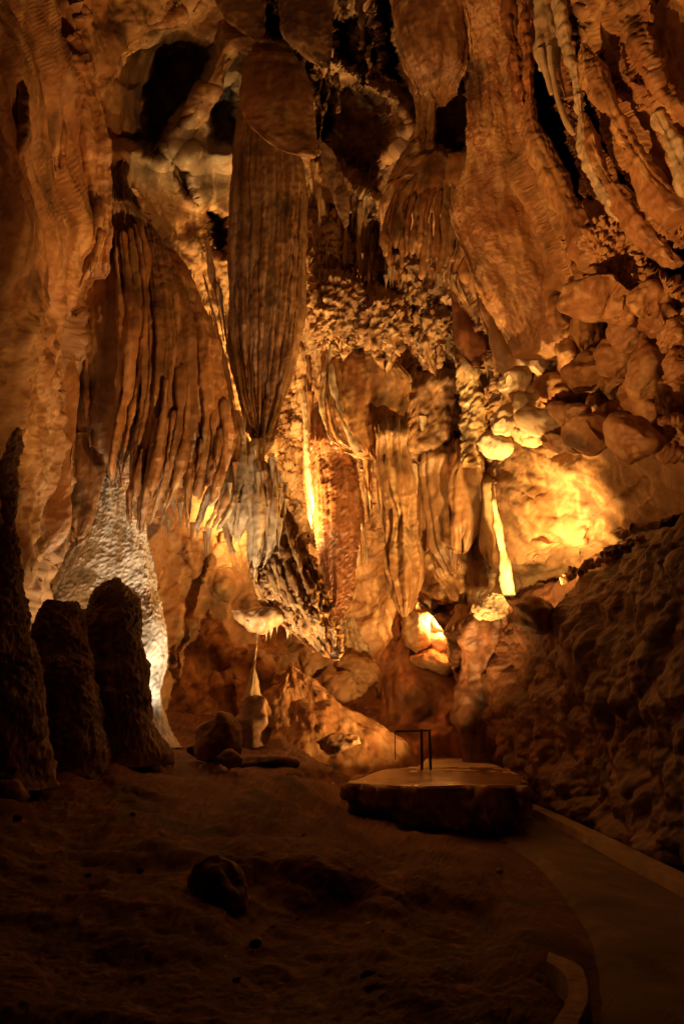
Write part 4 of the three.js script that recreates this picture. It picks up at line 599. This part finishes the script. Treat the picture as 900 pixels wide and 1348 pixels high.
// --- railing
{
  const b = P(558, 1008, 14), t = thing('railing', 'short dark metal railing with two posts behind the wet slab', 'railing', b);
  const steel = new THREE.MeshStandardMaterial({ color: new THREE.Color(.06, .05, .045), metalness: .8, roughness: .4 });
  const bar = (n, a, q, r) => { const A = V(...a), B = V(...q), g = new THREE.CylinderGeometry(r, r, A.distanceTo(B), 12); g.applyQuaternion(new THREE.Quaternion().setFromUnitVectors(new THREE.Vector3(0, 1, 0), B.clone().sub(A).normalize())); g.translate((A.x + B.x) / 2, (A.y + B.y) / 2, (A.z + B.z) / 2); meshAt(n, g, steel, t); };
  bar('post', [555, 1014, 14], [554.5, 960, 14], .022); bar('post', [566.5, 1014, 14.2], [565, 961, 14.2], .022); bar('rail', [519, 963, 14.1], [567, 961.5, 14.1], .017); bar('post', [520, 1000, 14.1], [519.5, 963, 14.1], .008);
}

// --- small hanging stalactites and soda straws
function coneGeo(v) {
  const n = 14, m = 9, pos = [], uv = [], col = [], idx = [];
  for (let j = 0; j <= n; j++) for (let i = 0; i < m; i++) { const s = j / n, a = i / m * 6.2832, r = (.02 + (1 - s) ** 1.3) * (1 + .22 * n3(i * .9 + v * 9, s * 6, v)) * .5, k = .08 * n3(s * 2, v * 7, 0); pos.push(Math.cos(a) * r + k, -s, Math.sin(a) * r + k); uv.push(i / m, s); col.push(...stone(v === 2 ? 'orange' : 'cream', Math.cos(a) + v * 4, s * 4, Math.sin(a), 1)); }
  for (let j = 0; j < n; j++) for (let i = 0; i < m; i++) { const a = j * m + i, b = j * m + (i + 1) % m; idx.push(a, b, a + m, b, b + m, a + m); }
  return build(new Float32Array(pos), new Float32Array(col), new Float32Array(uv), idx);
}
const CONES = [0, 1, 2].map(coneGeo);
function hang(poly, n, lo, hi, label, group, off = .1, dfix) {
  const xs = poly.map(p => p[0]), ys = poly.map(p => p[1]);
  for (let c = 0, tries = 0; c < n && tries < 4000; tries++) {
    const x = lerp(Math.min(...xs), Math.max(...xs), rnd()), y = lerp(Math.min(...ys), Math.max(...ys), rnd()); if (polySD(poly, x, y) > 0) continue; c++;
    const d = (dfix ?? shell.at(x, y)) - off * rnd(), len = lerp(lo, hi, rnd() ** 1.6), p = P(x, y, d), l = len * d / FPX * 1.05, w = l * (.12 + .16 * rnd()) + .03, m = new THREE.Mesh(CONES[Math.floor(rnd() * 3)], MAT.flow);
    m.name = numbered('small_stalactite'); m.position.set(p[0], p[1] + l * .12, p[2]); m.scale.set(w, l * 1.12, w); m.rotation.y = rnd() * 6; tag(m, label, 'stalactite', group); shade(m); scene.add(m);
  }
}
hang([[400, 318], [520, 340], [540, 466], [410, 460]], 70, 8, 24, 'small stalactite among the knobbly crust above the pointed drapery', 'crust stalactites', 1.9);
hang([[540, 400], [640, 420], [650, 520], [560, 500]], 34, 8, 30, 'thin stalactite hanging from the ledges beside the leaf-shaped drapery', 'ledge stalactites', .35);
hang([[318, 812], [440, 826], [440, 842], [330, 824]], 22, 6, 18, 'dripping tip under the wet canopy', 'canopy drips', .5, 15.0);
hang([[205, 640], [290, 690], [260, 712], [196, 690]], 16, 10, 34, 'pale hanging finger behind the broad bell-shaped drapery', 'fingers behind the drapery', .5, 15);
hang([[500, 352], [600, 348], [598, 366], [508, 372]], 20, 10, 28, 'dripping tip along the fringed skirt of the pillar', 'skirt drips', .3, 13.8);
hang([[230, 330], [300, 330], [302, 520], [290, 430]], 18, 8, 26, 'small stalactite in the gap between the drapery and the fluted column', 'gap stalactites', .4);

hang([[400, 480], [640, 500], [636, 690], [560, 640], [420, 600]], 60, 16, 60, 'slender stalactite in the crowded curtain behind the stout red brown one', 'curtain stalactites', 1.2, 18.9);
hang([[300, 560], [380, 600], [372, 700], [300, 680]], 30, 12, 44, 'slender pale stalactite among the folds of the flowstone cascade', 'cascade stalactites', .9, 15.3);
// ================================================================ lamps
{
  const housing = new THREE.MeshStandardMaterial({ color: new THREE.Color(.03, .03, .03), roughness: .6, metalness: .3 });
  for (const [label, at, aim, cd, color, half] of LAMPS) {
    const p = V(...at), q = V(...aim), dir = q.clone().sub(p).normalize(), t = thing('flood_lamp', label, 'lamp', p.toArray());
    const quat = new THREE.Quaternion().setFromUnitVectors(new THREE.Vector3(0, 0, 1), dir);
    const h = new THREE.Mesh(new THREE.LatheGeometry([[0, -.14], [.035, -.14], [.05, -.11], [.07, -.04], [.075, 0], [.066, 0], [.06, -.012], [0, -.014]].map(v => new THREE.Vector2(...v)), 24).rotateX(Math.PI / 2), housing); h.name = 'housing'; h.quaternion.copy(quat);
    const lens = new THREE.Mesh(new THREE.CircleGeometry(.06, 24).translate(0, 0, -.008), new THREE.MeshStandardMaterial({ color: 0x111111, emissive: new THREE.Color(...color), emissiveIntensity: 6 })); lens.name = 'glowing_lens'; lens.quaternion.copy(quat);
    const foot = new THREE.Mesh(new THREE.CylinderGeometry(.012, .03, .2, 12).translate(0, -.16, 0), housing); foot.name = 'stand';
    t.add(h, lens, foot); shade(t);
    const L = new THREE.SpotLight(new THREE.Color(...color), cd, 0, half, 1, 2); L.position.copy(dir).multiplyScalar(.03); L.target.position.copy(dir).multiplyScalar(2); L.castShadow = true; L.shadow.radius = 3; L.shadow.mapSize.set(1024, 1024); L.shadow.bias = -.002; L.name = 'beam'; t.add(L, L.target);
  }
}
renderer.render(scene, camera);
